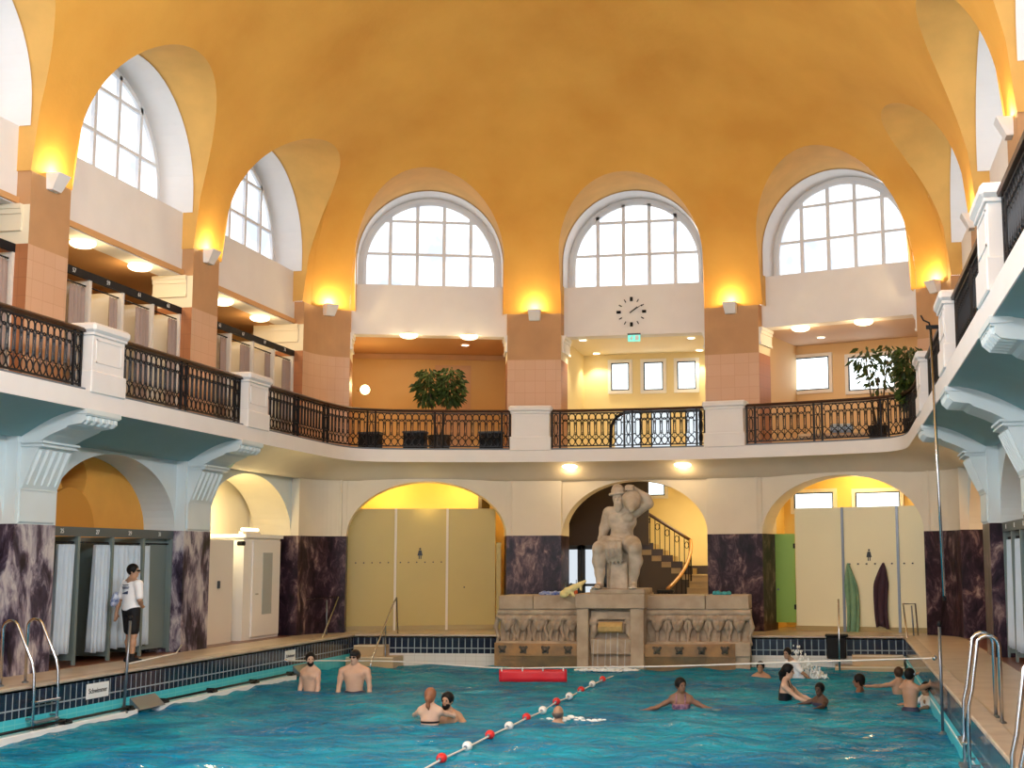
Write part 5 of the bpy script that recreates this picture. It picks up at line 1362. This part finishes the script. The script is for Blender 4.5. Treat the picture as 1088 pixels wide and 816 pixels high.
# lane line of red and white floats
FLT = [(637, 721.5, 'r'), (626, 726.5, 'w'), (614, 732.4, 'r'), (601.3, 739, 'w'), (587.7, 744.5, 'r'), (573, 753.5, 'w'), (555.7, 761, 'r'), (537, 770, 'w'), (516.6, 779, 'r'), (492.4, 791, 'w'), (465, 803.5, 'r')]
pts = [at(u, v, Z=ZW+.05) for u, v, _ in FLT]
ln = [at(648, 717.5, Z=ZW+.03)]+pts+[at(440, 817, Z=ZW+.03), at(400, 840, Z=ZW+.03)]
t = thing('lane_rope', tuple(ln[0]), 'thin pale lane rope carrying the red and white floats', 'rope'); m = MB(); m.tube(sm_path([p-np.array([0, 0, .015]) for p in ln]), .014, 6); m.build('strand', ROPE, t, True)
fp = {}
ords = ['first', 'second', 'third', 'fourth', 'fifth', 'sixth']
cnt = {'r': 0, 'w': 0}
for (u, v, c), p in zip(FLT, pts):
    dr = ln[-1]-ln[0]; ang = math.atan2(dr[1], dr[0]); lab = '%s float on the lane rope, %s %s one counted from the fountain' % ({'r': 'red', 'w': 'white'}[c], ords[cnt[c]], {'r': 'red', 'w': 'white'}[c]); cnt[c] += 1
    if c not in fp:
        t = thing('lane_float', (0, 0, 0), lab, 'float', 'floats of the lane rope'); m = MB()
        m.lathe([(.02, -.075), (.045, -.065), (.062, -.03), (.066, 0), (.062, .03), (.045, .065), (.02, .075)], (0, 0), 16); m.v = [(z, y, x) for x, y, z in m.v]
        m.build('body', FLOATR if c == 'r' else FLOATW, t, True)
        m = MB(); m.tube([(-.10, 0, 0), (.10, 0, 0)], .022, 8); m.build('sleeve', STEEL, t)
        fp[c] = t; t.location = tuple(p); t.rotation_euler = (0, 0, ang)
    else: dup(fp[c], tuple(p), ang, lab)
# lights on the gallery's lower left corner of the deck: rubber flip-flops by the right wall
# ================================================================ things on the galleries
def leaf_plant(name, c, label, clumps, nleaf, pot, size=.10, trunk=True, seed=1, cat='plant'):
    r_ = random.Random(seed); t = thing(name, c, label, cat); x, y, z = c
    m = MB(); m.lathe([(.01, z), (pot*.72, z), (pot*.80, z+.02), (pot, z+pot*1.55), (pot*1.04, z+pot*1.6), (pot*.9, z+pot*1.6), (pot*.88, z+pot*1.45), (.01, z+pot*1.45)], (x, y), 22); m.build('pot', SOIL, t, 40)
    if trunk:
        m = MB()
        for (cx, cy, cz, rx, rz) in clumps: m.tube([(x+(cx-x)*.1, y, z+pot*1.4), (x+(cx-x)*.5, y+(cy-y)*.5, z+(cz-z)*.5), (cx, cy, cz+rz*.4)], [.03, .022, .01], 6)
        m.build('stem', mat('brown_bark', (.10, .06, .035), .8), t, True)
    m = MB()
    for (cx, cy, cz, rx, rz) in clumps:
        for _ in range(nleaf):
            while True:
                v = np.array([r_.uniform(-1, 1) for _ in range(3)])
                if .25 < np.linalg.norm(v) < 1: break
            p = np.array([cx+v[0]*rx, cy+v[1]*rx, cz+v[2]*rz]); d = np.array([v[0], v[1], v[2]*.3-.55]); d /= np.linalg.norm(d)
            s = np.cross(d, [0, 0, 1]); s /= np.linalg.norm(s)+1e-6; s = s*math.cos(v[0]*9)+np.cross(d, s)*math.sin(v[0]*9); L_ = size*r_.uniform(.7, 1.3); w_ = L_*.24
            nn = np.cross(d, s)*.015
            m.add([p, p+d*L_*.4+s*w_+nn, p+d*L_, p+d*L_*.4-s*w_+nn, p+d*L_*.45-nn], [(0, 1, 4), (1, 2, 4), (2, 3, 4), (3, 0, 4)])
    o = m.build('foliage', LEAF, t, False, False); return t
p = at(467, 440, Y=31.9)
pa, pb = at(455, 408, Y=31.9), at(478, 408, Y=31.9)
leaf_plant('potted_tree', (p[0], 31.9, ZS1), 'tall potted tree with two dark leafy crowns behind the far left railing', [(pa[0], 31.9, pa[2], .34, .50), (pb[0], 31.95, pb[2], .36, .52)], 420, .30, .17)
p = at(960, 400, Y=29.5); leaf_plant('potted_shrub', (1.55+.25, 29.75, ZS1), 'leafy green plant at the end of the far right railing beside the corner pier', [(1.72, 29.75, 6.05, .38, .50), (1.85, 29.8, 5.5, .36, .45)], 330, .26, .20, seed=5)
p = at(936, 408, Y=30.9); leaf_plant('trailing_plant', (p[0]-.1, 30.9, ZS1), 'loose twiggy plant before the right one of the two wide windows', [(p[0]-.05, 30.9, 6.0, .50, .42), (p[0]-.35, 30.9, 6.45, .30, .30), (p[0]+.2, 30.9, 6.5, .25, .3)], 60, .24, .19, seed=9)
for i, (u, v) in enumerate(((391, 463), (439, 462), (520, 464.5))):
    p = at(u, v, Y=30.75 if i < 2 else 31.25); yy = p[1]
    x = p[0]; t = thing('box_planter', (x, yy, ZS1), ['black square box behind the far left railing, nearest the corner', 'black square box behind the far left railing, left of the potted tree', 'black square box behind the far left railing, beside the white pedestal'][i], 'box', 'black boxes behind the railing')
    m = MB(); m.box(x-.27, x+.27, yy-.02, yy+.30, ZS1, ZS1+.50, bev=.02); m.build('body', BLACK, t)
    m = MB(); m.box(x-.29, x+.29, yy-.04, yy+.32, ZS1+.44, ZS1+.50, bev=.015); m.build('rim', DARKFR, t)
# white curved glazed screen on the middle gallery
t = thing('draught_screen', (-4.3, 31.75, ZS1), 'glowing white glass screen in a black arched frame behind the middle railing', 'screen'); ys = 31.72
s0, s1, tp = at(648, 474, Y=ys)[0], at(744, 474, Y=ys)[0], at(700, 437.5, Y=ys)[2]
out = [(s0, ZS1), (s0+.02, ZS1+.45)]+[(s0+.5-.48*math.cos(q), tp-.45+.45*math.sin(q)) for q in np.linspace(.1, PI/2, 9)]+[(s1, tp)]
m = MB(); m.tube([(x, ys, z) for x, z in out], .038, 8); m.tube([(s1, ys, tp), (s1, ys, ZS1)], .038, 8)
m.build('frame', BLACK, t, True)
lo_ = [(s0+.04+(x-s0)*.98, z-.03 if z > ZS1+.1 else z) for x, z in out]
def scr(xa, xb):
    def top(x):
        if x >= s0+.5: return tp-.03
        return tp-.45+.45*math.sqrt(max(0, 1-((s0+.5-x)/.48)**2))-.02
    m = MB(); xs = np.linspace(xa, xb, 8); m.loft([[(x, ys+.02, ZS1+.02), (x, ys+.02, top(x))] for x in xs], closed=False); o = m.build('panel', emis('backlit_screen_glass', (.84, .93, 1.0), .85), t); sm = o.modifiers.new('thickness', 'SOLIDIFY'); sm.thickness = .02
wd_ = s1-s0
for a, b_ in ((.05, .34), (.46, .66), (.84, .99)): scr(s0+wd_*a, s0+wd_*b_)
for f in (.34, .46, .67, .84): x = s0+wd_*f; m = MB(); m.tube([(x, ys, ZS1), (x, ys, tp)], .018, 6); m.build('mullion', BLACK, t)
# low white benches seen through the right railing
p = at(893, 460, Y=30.95)
t = thing('lounge_bench', (p[0], 30.95, ZS1), 'pale wooden bench with a white cushion behind the far right railing', 'bench'); x = p[0]
m = MB(); m.box(x-1.0, x+.95, 30.85, 31.35, ZS1+.16, ZS1+.24, bev=.02); m.build('seat', mat('pale_birch', (.62, .40, .22), .5), t)
m = MB(); m.box(x-.25, x+.30, 30.87, 31.3, ZS1+.24, ZS1+.46, bev=.05); m.build('cushion', CURT, t)
for q0 in (x-.95, x+.85): m = MB(); m.box(q0, q0+.07, 30.9, 31.3, ZS1, ZS1+.16); m.build('leg', MATS['pale_birch'], t)
# ================================================================ people
def skin(name, c): return mat('skin_'+name, c, .5, noise=.10, nscale=7)
SK = dict(pale=skin('pale', (.62, .40, .29)), tan=skin('tan', (.42, .24, .15)), brown=skin('brown', (.20, .10, .06)), dark=skin('dark', (.075, .036, .022)))
HR = dict(black=mat('black_hair', (.008, .007, .007), .5, spec=.15), brown=mat('brown_hair', (.05, .025, .013), .5, spec=.2), auburn=mat('auburn_hair', (.26, .10, .045), .5), grey=mat('thin_grey_hair', (.14, .11, .09), .6))
EYE = mat('eye_dark', (.01, .008, .008), .3)
LIP = mat('lip', (.30, .10, .08), .5)
def person(loc, s, heading, label, skin_, hair, arms, look=0, nod=0, lean=(0, 0), sex='m', legs=None, hs=1.0, wide=1.0, hairstyle='short', cloth=(), beard=False, group=None, h=.012, band=None, glasses=False, cap=None):
    """a standing figure: local x = its right hand side, y = the way it faces; arms = (right, left) lists of directions for upper arm, forearm, hand"""
    t = thing('person', loc, label, 'person', group)
    R = rotz(heading)*s
    w = 1.0*wide; f = sex == 'f'
    b = Body(h)
    lx, ly = lean
    def up(z):                               # the trunk bends above the hips
        k = max(0, z-.95); return np.array([lx*k, ly*k, 0])
    def T(x, y, z): return tuple(np.array([x*w, y, z])+up(z))
    b.ell(T(0, -.01, .94), (.165*w if not f else .175, .115, .13), .05); b.ell(T(0, 0, 1.10), (.14*w if not f else .125, .10*w, .15), .06); b.ell(T(0, 0, 1.27), (.172*w if not f else .15, .115*w, .19), .06)
    if not f:
        for sx in (-1, 1): b.ell(T(sx*.08, .075, 1.33), (.085*w, .045, .065), .03)
    else:
        for sx in (-1, 1): b.ell(T(sx*.072, .085, 1.29), (.065, .055, .062), .025)
    shw = (.185 if not f else .165)*w
    b.cone(T(-shw+.015, 0, 1.385), .06, T(0, -.01, 1.415), .06, .06); b.cone(T(shw-.015, 0, 1.385), .06, T(0, -.01, 1.415), .06, .06); b.cone(T(0, -.02, 1.40), .065, T(0, .01, 1.54), .052*(.9 if f else 1), .05)
    for sx in (-1, 1): b.cone(T(sx*.05, -.02, 1.49), .04, T(sx*.15, -.01, 1.43), .045, .05)
    # head
    hc = np.array(T(0, .015, 1.63)); Rh = rotz(look)@rotx(-nod)
    def Hd(x, y, z): return tuple(hc+hs*(Rh@np.array([x, y, z])))
    hr = lambda *r: tuple(hs*q for q in r)
    b.ell(Hd(0, -.005, .02), hr(.074, .094, .098), .03, Rh); b.ell(Hd(0, .03, -.045), hr(.056, .060, .070), .03, Rh); b.ell(Hd(0, .052, -.088), hr(.03, .028, .025), .03, Rh)
    b.cone(Hd(0, .088, .012), .010*hs, Hd(0, .108, -.022), .015*hs, .014); b.cone(Hd(-.03, .078, .028), .012*hs, Hd(.03, .078, .028), .012*hs, .014)
    b.cone(Hd(-.02, .078, -.058), .009*hs, Hd(.02, .078, -.058), .009*hs, .01)
    for sx in (-1, 1): b.ell(Hd(sx*.075, -.008, -.005), hr(.012, .022, .032), .012, Rh); b.cut(Hd(sx*.032, .092, .008), hr(.020, .014, .012), .012, Rh)
    # arms with hands
    hands = []; armpts = []
    for sx, dirs in ((1, arms[0]), (-1, arms[1])):
        p = np.array(T(sx*shw, 0, 1.385)); P = [p]
        for d, L_ in zip(dirs[:2], (.285, .255)): d = np.array(d, float); d /= np.linalg.norm(d); P.append(P[-1]+d*L_)
        e, wv = P[1], P[2]; k = 1.0 if not f else .86
        b.chain([P[0], P[0]*.55+e*.45, e, e*.6+wv*.4, wv], [.056*k*w, .050*k*w, .039*k, .040*k, .027*k], .03)
        hd = np.array(dirs[2] if len(dirs) > 2 else dirs[1], float); hd /= np.linalg.norm(hd)
        sd = np.cross(hd, [0, 0, 1.]); sd = sd/np.linalg.norm(sd) if np.linalg.norm(sd) > .2 else np.array([0, 1., 0]); nd = np.cross(hd, sd)
        b.chain([wv, wv+hd*.04, wv+hd*.085], [.026, .030, .030], .02)
        for q, (o_, ln) in enumerate(((-.030, .062), (-.010, .075), (.010, .070), (.028, .052))):
            k0 = wv+hd*.085+sd*o_; k1 = k0+hd*ln*.55-nd*.006; k2 = k1+hd*ln*.42-nd*.016; b.chain([k0, k1, k2], [.0105, .0098, .0085], .006)
        k0 = wv+hd*.030+sd*(-sx*.026); k1 = k0+hd*.030+sd*(-sx*.026); b.chain([k0, k1, k1+hd*.026+sd*(-sx*.004)], [.013, .0115, .0095], .01)
        hands.append(wv+hd*.1); armpts.append(P)
    # legs
    lg = legs or [[(.03, .03, -1), (0, -.04, -1)], [(-.03, .03, -1), (0, -.04, -1)]]
    legpts = []
    for sx, dirs in ((1, lg[0]), (-1, lg[1])):
        P = [np.array([sx*.088*w, 0, .90])]
        for d, L_ in zip(dirs, (.42, .41)): d = np.array(d, float); d /= np.linalg.norm(d); P.append(P[-1]+d*L_)
        k_, a_ = P[1], P[2]; b.chain([P[0], P[0]*.5+k_*.5, k_, k_*.68+a_*.32+np.array([0, -.015, 0]), a_], [.092*w, .076*w, .052, .055, .036], .04)
        b.chain([a_+np.array([0, -.03, -.035]), a_+np.array([0, .09, -.045]), a_+np.array([0, .165, -.055])], [.035, .036, .024], .025); legpts.append(P)
    lo, P = b.grid(); D = b.field(P)
    net_object(D, lo, h, 'body', skin_, t, R)
    def sub(Bd, name, m_, cut_=None, hh=None):
        Bd.h = hh or h; lo2, P2 = Bd.grid(); D2 = Bd.field(P2)
        if cut_ is not None: D2 = np.maximum(D2, cut_(P2))
        return net_object(D2, lo2, Bd.h, name, m_, t, R)
    # hair
    Ri = Rh.T
    def hl(P_): return ((P_-hc.astype(np.float32))@Rh.astype(np.float32))/hs
    if hairstyle:
        hb = Body(.010); hb.ell(Hd(0, -.016, .034), hr(.093, .110, .109), .02, Rh)
        if hairstyle in ('bob', 'pony', 'long'): hb.ell(Hd(0, -.050, -.02), hr(.075, .065, .09), .03, Rh)
        if hairstyle == 'pony': hb.chain([Hd(0, -.10, .02), Hd(0, -.135, -.05), Hd(.0, -.115, -.15), Hd(.01, -.095, -.21)], [.03*hs, .036*hs, .03*hs, .012*hs], .03)
        if hairstyle == 'long': hb.chain([Hd(0, -.09, -.04), Hd(0, -.10, -.15), Hd(0, -.09, -.24)], [.06*hs, .05*hs, .02*hs], .04)
        if hairstyle == 'bald': face = lambda P_: np.maximum(hl(P_)[..., 2]-.02, hl(P_)[..., 1]-.01)*hs
        else: face = lambda P_: np.minimum(.055-hl(P_)[..., 2]+ .25*(hl(P_)[..., 1]-.06), 9)*0+np.maximum(-(np.linalg.norm((hl(P_)-np.array([0, .105, -.035], np.float32))/np.array([.085, .085, .105], np.float32), axis=-1)-1)*.085, np.where(hl(P_)[..., 1] > -.02, -.03-hl(P_)[..., 2], -.13-hl(P_)[..., 2] if hairstyle == 'short' else -.5))*hs
        sub(hb, 'hair', hair, face, .010)
    if beard:
        bb = Body(.010); bb.ell(Hd(0, .035, -.065), hr(.062, .066, .062), .02, Rh); bb.ell(Hd(0, .065, -.098), hr(.034, .034, .032), .03, Rh)
        sub(bb, 'beard', hair, lambda P_: np.maximum(hl(P_)[..., 2]+.035, -(np.linalg.norm((hl(P_)-np.array([0, .09, -.052], np.float32))/np.array([.028, .03, .014], np.float32), axis=-1)-1)*.02), .010)
    for sx in (-1, 1):
        m = MB(); m.ball(Hd(sx*.032, .081, .008), .0115*hs, 8, 6); m.v = [tuple(R@np.array(v)) for v in m.v]; o = m.build('eye', EYE, None, True); o.parent = t
    m = MB(); m.ball(Hd(0, .085, -.058), (.022*hs, .009*hs, .007*hs), 8, 6); m.v = [tuple(R@np.array(v)) for v in m.v]; o = m.build('mouth', LIP, None, True); o.parent = t
    if band:
        bd = Body(.009); bd.ell(Hd(0, -.008, .035), hr(.094, .112, .10), .01, Rh); sub(bd, 'headband', band, lambda P_: np.abs(hl(P_)[..., 2]-.035-.25*hl(P_)[..., 1])*hs-.026*hs, .009)
    if glasses:
        m = MB(); m.ball(Hd(-.032, .098, .010), (.026, .008, .018), 10, 6); m.ball(Hd(.032, .098, .010), (.026, .008, .018), 10, 6); m.tube([Hd(-.078, .0, .014), Hd(-.06, .085, .014), Hd(.06, .085, .014), Hd(.078, .0, .014)], .005, 5)
        m.v = [tuple(R@np.array(v)) for v in m.v]; o = m.build('sunglasses', BLACK, None, True); o.parent = t
    if cap:
        cb = Body(.010); cb.ell(Hd(0, -.008, .050), hr(.090, .106, .085), .02, Rh); cb.ell(Hd(0, .10*cap[1], .040), hr(.065, .065, .012), .02, Rh); sub(cb, 'cap', cap[0], lambda P_: (.025-hl(P_)[..., 2])*hs, .010)
    # clothing: a thin shell over the body within a region, or a looser garment
    for nm, m_, kind, arg in cloth:
        if kind == 'shell':
            off, reg = arg; Dc = np.maximum(D-off, reg(P)); net_object(Dc, lo, h, nm, m_, t, R)
        elif kind == 'shirt':
            cb = Body(h); cb.ell(T(0, -.005, .98), (.185*w, .145, .17), .05); cb.ell(T(0, -.005, 1.16), (.178*w, .140, .18), .05); cb.ell(T(0, 0, 1.30), (.188*w, .138, .17), .05); cb.cone(T(-shw+.01, 0, 1.405), .078, T(shw-.01, 0, 1.405), .078, .05)
            for A_ in armpts: cb.cone(A_[0], .078, A_[0]*.22+A_[1]*.78, .068, .03)
            sub(cb, nm, m_, lambda P_: np.maximum(arg-P_[..., 2], P_[..., 2]-1.475))
        elif kind == 'shorts':
            cb = Body(h); cb.ell(T(0, -.01, .95), (.18*w, .135, .13), .04)
            for L_ in legpts: cb.cone(L_[0]+np.array([0, 0, .02]), .112*w, L_[0]*(1-arg)+L_[1]*arg, .092*w, .03)
            sub(cb, nm, m_, lambda P_: P_[..., 2]-1.03)
        elif kind == 'shoes':
            for L_ in legpts:
                a_ = L_[2]; cb = Body(.011); cb.chain([a_+np.array([0, -.045, -.04]), a_+np.array([0, .08, -.045]), a_+np.array([0, .17, -.052])], [.048, .050, .036], .03); cb.cone(a_, .05, a_+np.array([0, 0, .06]), .047, .02)
                sub(cb, nm, m_, lambda P_: -P_[..., 2], .011)
    return t, R, T
SUITK = mat('black_swimsuit', (.010, .010, .014), .5, spec=.2); SUITB = mat('navy_trunks', (.015, .02, .06), .6); WSHIRT = mat('white_tshirt', (.82, .83, .86), .8)
NAVYF = mat('navy_floral', (.42, .20, .26), .6, col2=(.012, .010, .075), nscale=24)
def at_water(u, v): return at(u, v, Z=ZW)
def stand(u, v, wl, s):
    """on the water point (u, v), with the water reaching height wl of the unscaled figure"""
    p = at_water(u, v); return (p[0], p[1], ZW-wl*s)
DN = (0, .05, -1)
def towards(p, q): return math.atan2(q[1]-p[1], q[0]-p[0])-PI/2
trunks = lambda m_: ('swim_trunks', m_, 'shorts', .55)
# the attendant on the deck
gp = (-12.38, 21.55, 0)
g, R, T = person(gp, .975, math.radians(-24), 'attendant in white T-shirt and black shorts on the left deck, seen from behind', SK['tan'], HR['black'],
    ([(.30, -.10, -1), (-.55, .62, -.45), (-.6, .6, -.1)], [(-.45, -.12, -1), (-.10, -.18, -1), (-.05, 0, -1)]), look=-.95, hairstyle='short', h=.012, glasses=True,
    legs=[[(.06, -.02, -1), (.02, -.05, -1)], [(-.03, .12, -1), (0, .0, -1)]],
    cloth=[('t_shirt', WSHIRT, 'shirt', .86), ('shorts', BLACK, 'shorts', .80), ('shoe', BLACK, 'shoes', 0)])
bk = Body(.012)
def flat(pts, name, m_):
    m = MB(); m.add([tuple(R@np.array(p)) for p in pts], [tuple(range(len(pts)))]); o = m.build(name, m_, None); o.parent = g
INK = mat('navy_print', (.05, .07, .14), .7)
for z, w_ in ((1.385, .085), (1.345, .105), (1.325, .09)):
    m = MB(); m.loft([[tuple(R@np.array((x, -.148+.9*x*x, zz))) for x in np.linspace(-w_, w_, 7)] for zz in (z-.007, z+.007)], closed=False); o = m.build('print', INK, None); o.parent = g
m = MB(); m.loft([[tuple(R@np.array((x, -.149+.9*x*x, 1.22))) for x in np.linspace(-.08, .08, 7)], [tuple(R@np.array((x, -.150+.9*x*x, 1.235+.045*(x+.08)/.16))) for x in np.linspace(-.08, .08, 7)]], closed=False); o = m.build('print', INK, None); o.parent = g
# what he carries on his left arm
hp = np.array(gp)+R@np.array([-.34, -.08, 1.13]); b_ = Body(.01); b_.ell((0, 0, 0), (.07, .10, .13), .03); b_.ell((-.02, -.06, -.06), (.05, .06, .08), .03); b_.ell((.0, .05, -.10), (.04, .05, .10), .03)
lo, P = b_.grid(); t = thing('beach_towel', tuple(hp), 'blue and white patterned cloth held on the left arm of the attendant', 'towel'); net_object(b_.field(P), lo, b_.h, 'cloth', mat('blue_white_cloth', (.55, .62, .75), .9, col2=(.06, .10, .26), nscale=16), t)
# the two men standing at the left steps
l1 = stand(326, 732, 1.02, 1.0); l2 = stand(373, 731, 1.02, 1.02)
person(l1, 1.0, PI-.25, 'bearded bare-chested man standing in the pool by the far left steps', SK['pale'], HR['black'], ([(.12, .10, -1), (-.05, .35, -1), (0, .4, -1)], [(-.12, .10, -1), (.05, .35, -1), (0, .4, -1)]), look=.75, beard=True, wide=.95, cloth=[trunks(SUITB)])
person(l2, 1.02, PI+.12, 'broad man in dark sunglasses standing in the pool, right of the bearded man', SK['pale'], HR['brown'], ([(.18, .05, -1), (.04, .25, -1), (0, .2, -1)], [(-.18, .05, -1), (-.04, .15, -1), (0, .2, -1)]), look=-.25, wide=1.13, hs=1.05, glasses=True, cap=(BLACK, -1), cloth=[trunks(SUITB)])
# the couple
w1 = stand(453, 767, 1.20, .95); m1 = (w1[0]+.14, w1[1]+.42, ZW-1.33)
bikini = lambda m_: ('bikini_strap', m_, 'shell', (.006, lambda P: np.abs(P[..., 2]-1.235)-.018))
person(w1, .95, .0, 'auburn-haired woman seen from behind in the pool, embracing a dark-haired man', SK['pale'], HR['auburn'], ([(.55, .75, -.25), (-.45, .9, .12)], [(-.55, .75, -.25), (.45, .9, .12)]), sex='f', hairstyle='pony', nod=.1, cloth=[bikini(SUITK), ('bikini_bottom', SUITK, 'shell', (.007, lambda P: np.abs(P[..., 2]-.90)-.10))])
person(m1, 1.0, PI+.1, 'dark-haired man in the pool facing the camera, behind the auburn-haired woman', SK['tan'], HR['black'], ([(.6, .55, -.6), (-.2, .9, -.1)], [(-.6, .55, -.6), (.2, .9, -.1)]), look=-.3, beard=True, cloth=[trunks(SUITB)])
# bald swimmer beside the lane rope
person(stand(589, 767, 1.50, 1.0), 1.0, -.2, 'balding man swimming away beside the lane rope, only his head above water', SK['tan'], HR['grey'], ([(.6, .8, -.45), (.1, 1, -.1)], [(-.6, .8, -.45), (-.1, 1, -.1)]), hairstyle='bald', cloth=[trunks(SUITB)], legs=[[(.1, -.6, -.8), (0, -.6, -.8)], [(-.1, -.6, -.8), (0, -.6, -.8)]])
foam_patch('splash_foam', *(at_water(604, 765)[:2]), .55, .18, 45, 'white splashes beside the balding swimmer', .06, 3)
# woman with spread arms
person(stand(720, 753, 1.25, .96), .96, PI+.05, 'short-haired woman in a floral swimsuit standing with both arms spread on the water', SK['brown'], HR['black'], ([(.85, .10, -.42), (.95, .25, -.22), (1, .2, -.15)], [(-.85, .10, -.42), (-.95, .25, -.22), (-1, .2, -.15)]), look=.65, sex='f', hairstyle='short', hs=1.03,
       cloth=[('swimsuit', NAVYF, 'shell', (.007, lambda P: np.maximum(np.maximum(np.abs(P[..., 2]-1.09)-.24, np.abs(P[..., 0])-.155), -9))), ('strap', NAVYF, 'shell', (.007, lambda P: np.maximum(np.abs(np.abs(P[..., 0])-.075)-.014, np.abs(P[..., 2]-1.40)-.09)))])
# children and others at the right
person(stand(805, 721, 1.40, .86), .86, PI-.1, 'boy up to his neck at the white far wall just right of the fountain', SK['tan'], HR['black'], ([(.6, .3, -.7), (.3, .8, -.2)], [(-.6, .3, -.7), (-.3, .8, -.2)]), hs=1.08, cloth=[trunks(SUITB)])
gp2 = stand(846, 723, 1.00, .80)
person(gp2, .80, PI/2+.55, 'child in a white top leaning back amid white splashes', SK['tan'], HR['black'], ([(.35, -.45, -.75), (.25, -.5, -.8)], [(-.5, -.35, -.7), (-.3, -.6, -.6)]), look=.5, lean=(.10, .42), hs=1.1, cloth=[('white_top', WSHIRT, 'shirt', .80)])
q = at_water(852, 722)
sp = MB(); r_ = random.Random(8)
for _ in range(420):
    f = r_.random(); x = q[0]-.22+.62*f+r_.uniform(-.10, .10); z = ZW+r_.uniform(0, .62*(1-f)**1.2+.06); s_ = r_.uniform(.008, .024)
    sp.ball((x, q[1]-.22+r_.uniform(-.12, .16), z), (s_, s_, s_*1.5), 5, 4)
tag(sp.build('splash', foam, None, True), 'spray of white splashes around the child leaning back', 'foam', None, 'stuff')
wp = stand(829, 746, 1.12, .97); cp_ = stand(868, 752, 1.28, .74)
person(wp, .97, -PI/2-.15, 'woman in a black swimsuit seen in profile, reaching out to a child', SK['pale'], HR['black'], ([(.02, .72, -.62), (.02, .95, -.38), (0, 1, -.2)], [(-.05, .72, -.62), (.02, .95, -.38), (0, 1, -.2)]), sex='f', hairstyle='pony', nod=.12, lean=(0, .12), cloth=[('swimsuit', SUITK, 'shell', (.008, lambda P: np.maximum(np.maximum(np.abs(P[..., 2]-1.04)-.22, np.abs(P[..., 0])-.160), P[..., 1]-.165))), ('strap', SUITK, 'shell', (.008, lambda P: np.maximum(np.abs(np.abs(P[..., 0])-.085)-.016, np.abs(P[..., 2]-1.36)-.12)))])
person(cp_, .74, PI/2+.75, 'dark-skinned child held by the hands of the woman in black', SK['dark'], HR['black'], ([(.5, .75, -.3), (.1, .95, -.1)], [(-.5, .75, -.3), (-.1, .95, -.1)]), look=.35, hs=1.18, cloth=[('swim_shirt', mat('dark_swim_shirt', (.03, .03, .06), .6), 'shell', (.008, lambda P: np.maximum(np.maximum(np.abs(P[..., 2]-1.05)-.30, np.abs(P[..., 0])-.20), P[..., 1]-.16)))])
person(stand(910, 739, 1.38, .85), .85, PI/2-.2, 'dark-haired boy up to his shoulders in front of the far right steps, looking left', SK['brown'], HR['black'], ([(.5, .5, -.7), (.2, .9, -.2)], [(-.5, .5, -.7), (-.2, .9, -.2)]), hs=1.15, hairstyle='bob', cloth=[trunks(SUITB)])
hb_ = stand(964, 757, .98, .82); hq = (PX1-.02, hb_[1]+1.0)
person(hb_, .82, towards(hb_, (hb_[0]+.55, hb_[1]+.75)), 'boy with a pale headband, bare back, gripping the right pool edge', SK['tan'], HR['black'], ([(.35, .75, .22), (-.12, .75, .62), (.0, .9, .1)], [(-.30, .85, .30), (.30, .75, .55), (.2, .9, .1)]), hs=1.12, band=mat('pale_blue_band', (.62, .74, .88), .7), cloth=[trunks(SUITB)])
person(stand(952, 741, 1.15, .76), .76, .35, 'brown-haired child behind the boy with headband, one arm along the steps', SK['tan'], HR['brown'], ([(.4, .5, -.5), (.2, .9, -.2)], [(-.95, .15, -.12), (-.95, .1, .0)]), hs=1.18, cloth=[trunks(SUITB)])
person(stand(981, 754, 1.22, .70), .70, PI*.6, 'child in a white shirt low in the water against the right pool wall', SK['tan'], HR['black'], ([(.6, .5, -.4), (.2, .9, -.1)], [(-.6, .4, -.4), (-.3, .9, -.1)]), hs=1.18, cloth=[('white_shirt', WSHIRT, 'shirt', .85)])
vs = SC.view_settings; vs.view_transform = 'Standard'; vs.look = 'None'; vs.exposure = EXPO; vs.gamma = 1; vs.use_curve_mapping = False
SC.cycles.max_bounces = 8; SC.cycles.diffuse_bounces = 5; SC.cycles.glossy_bounces = 4; SC.cycles.transmission_bounces = 4; SC.cycles.sample_clamp_indirect = 6
SC.cycles.use_denoising = True
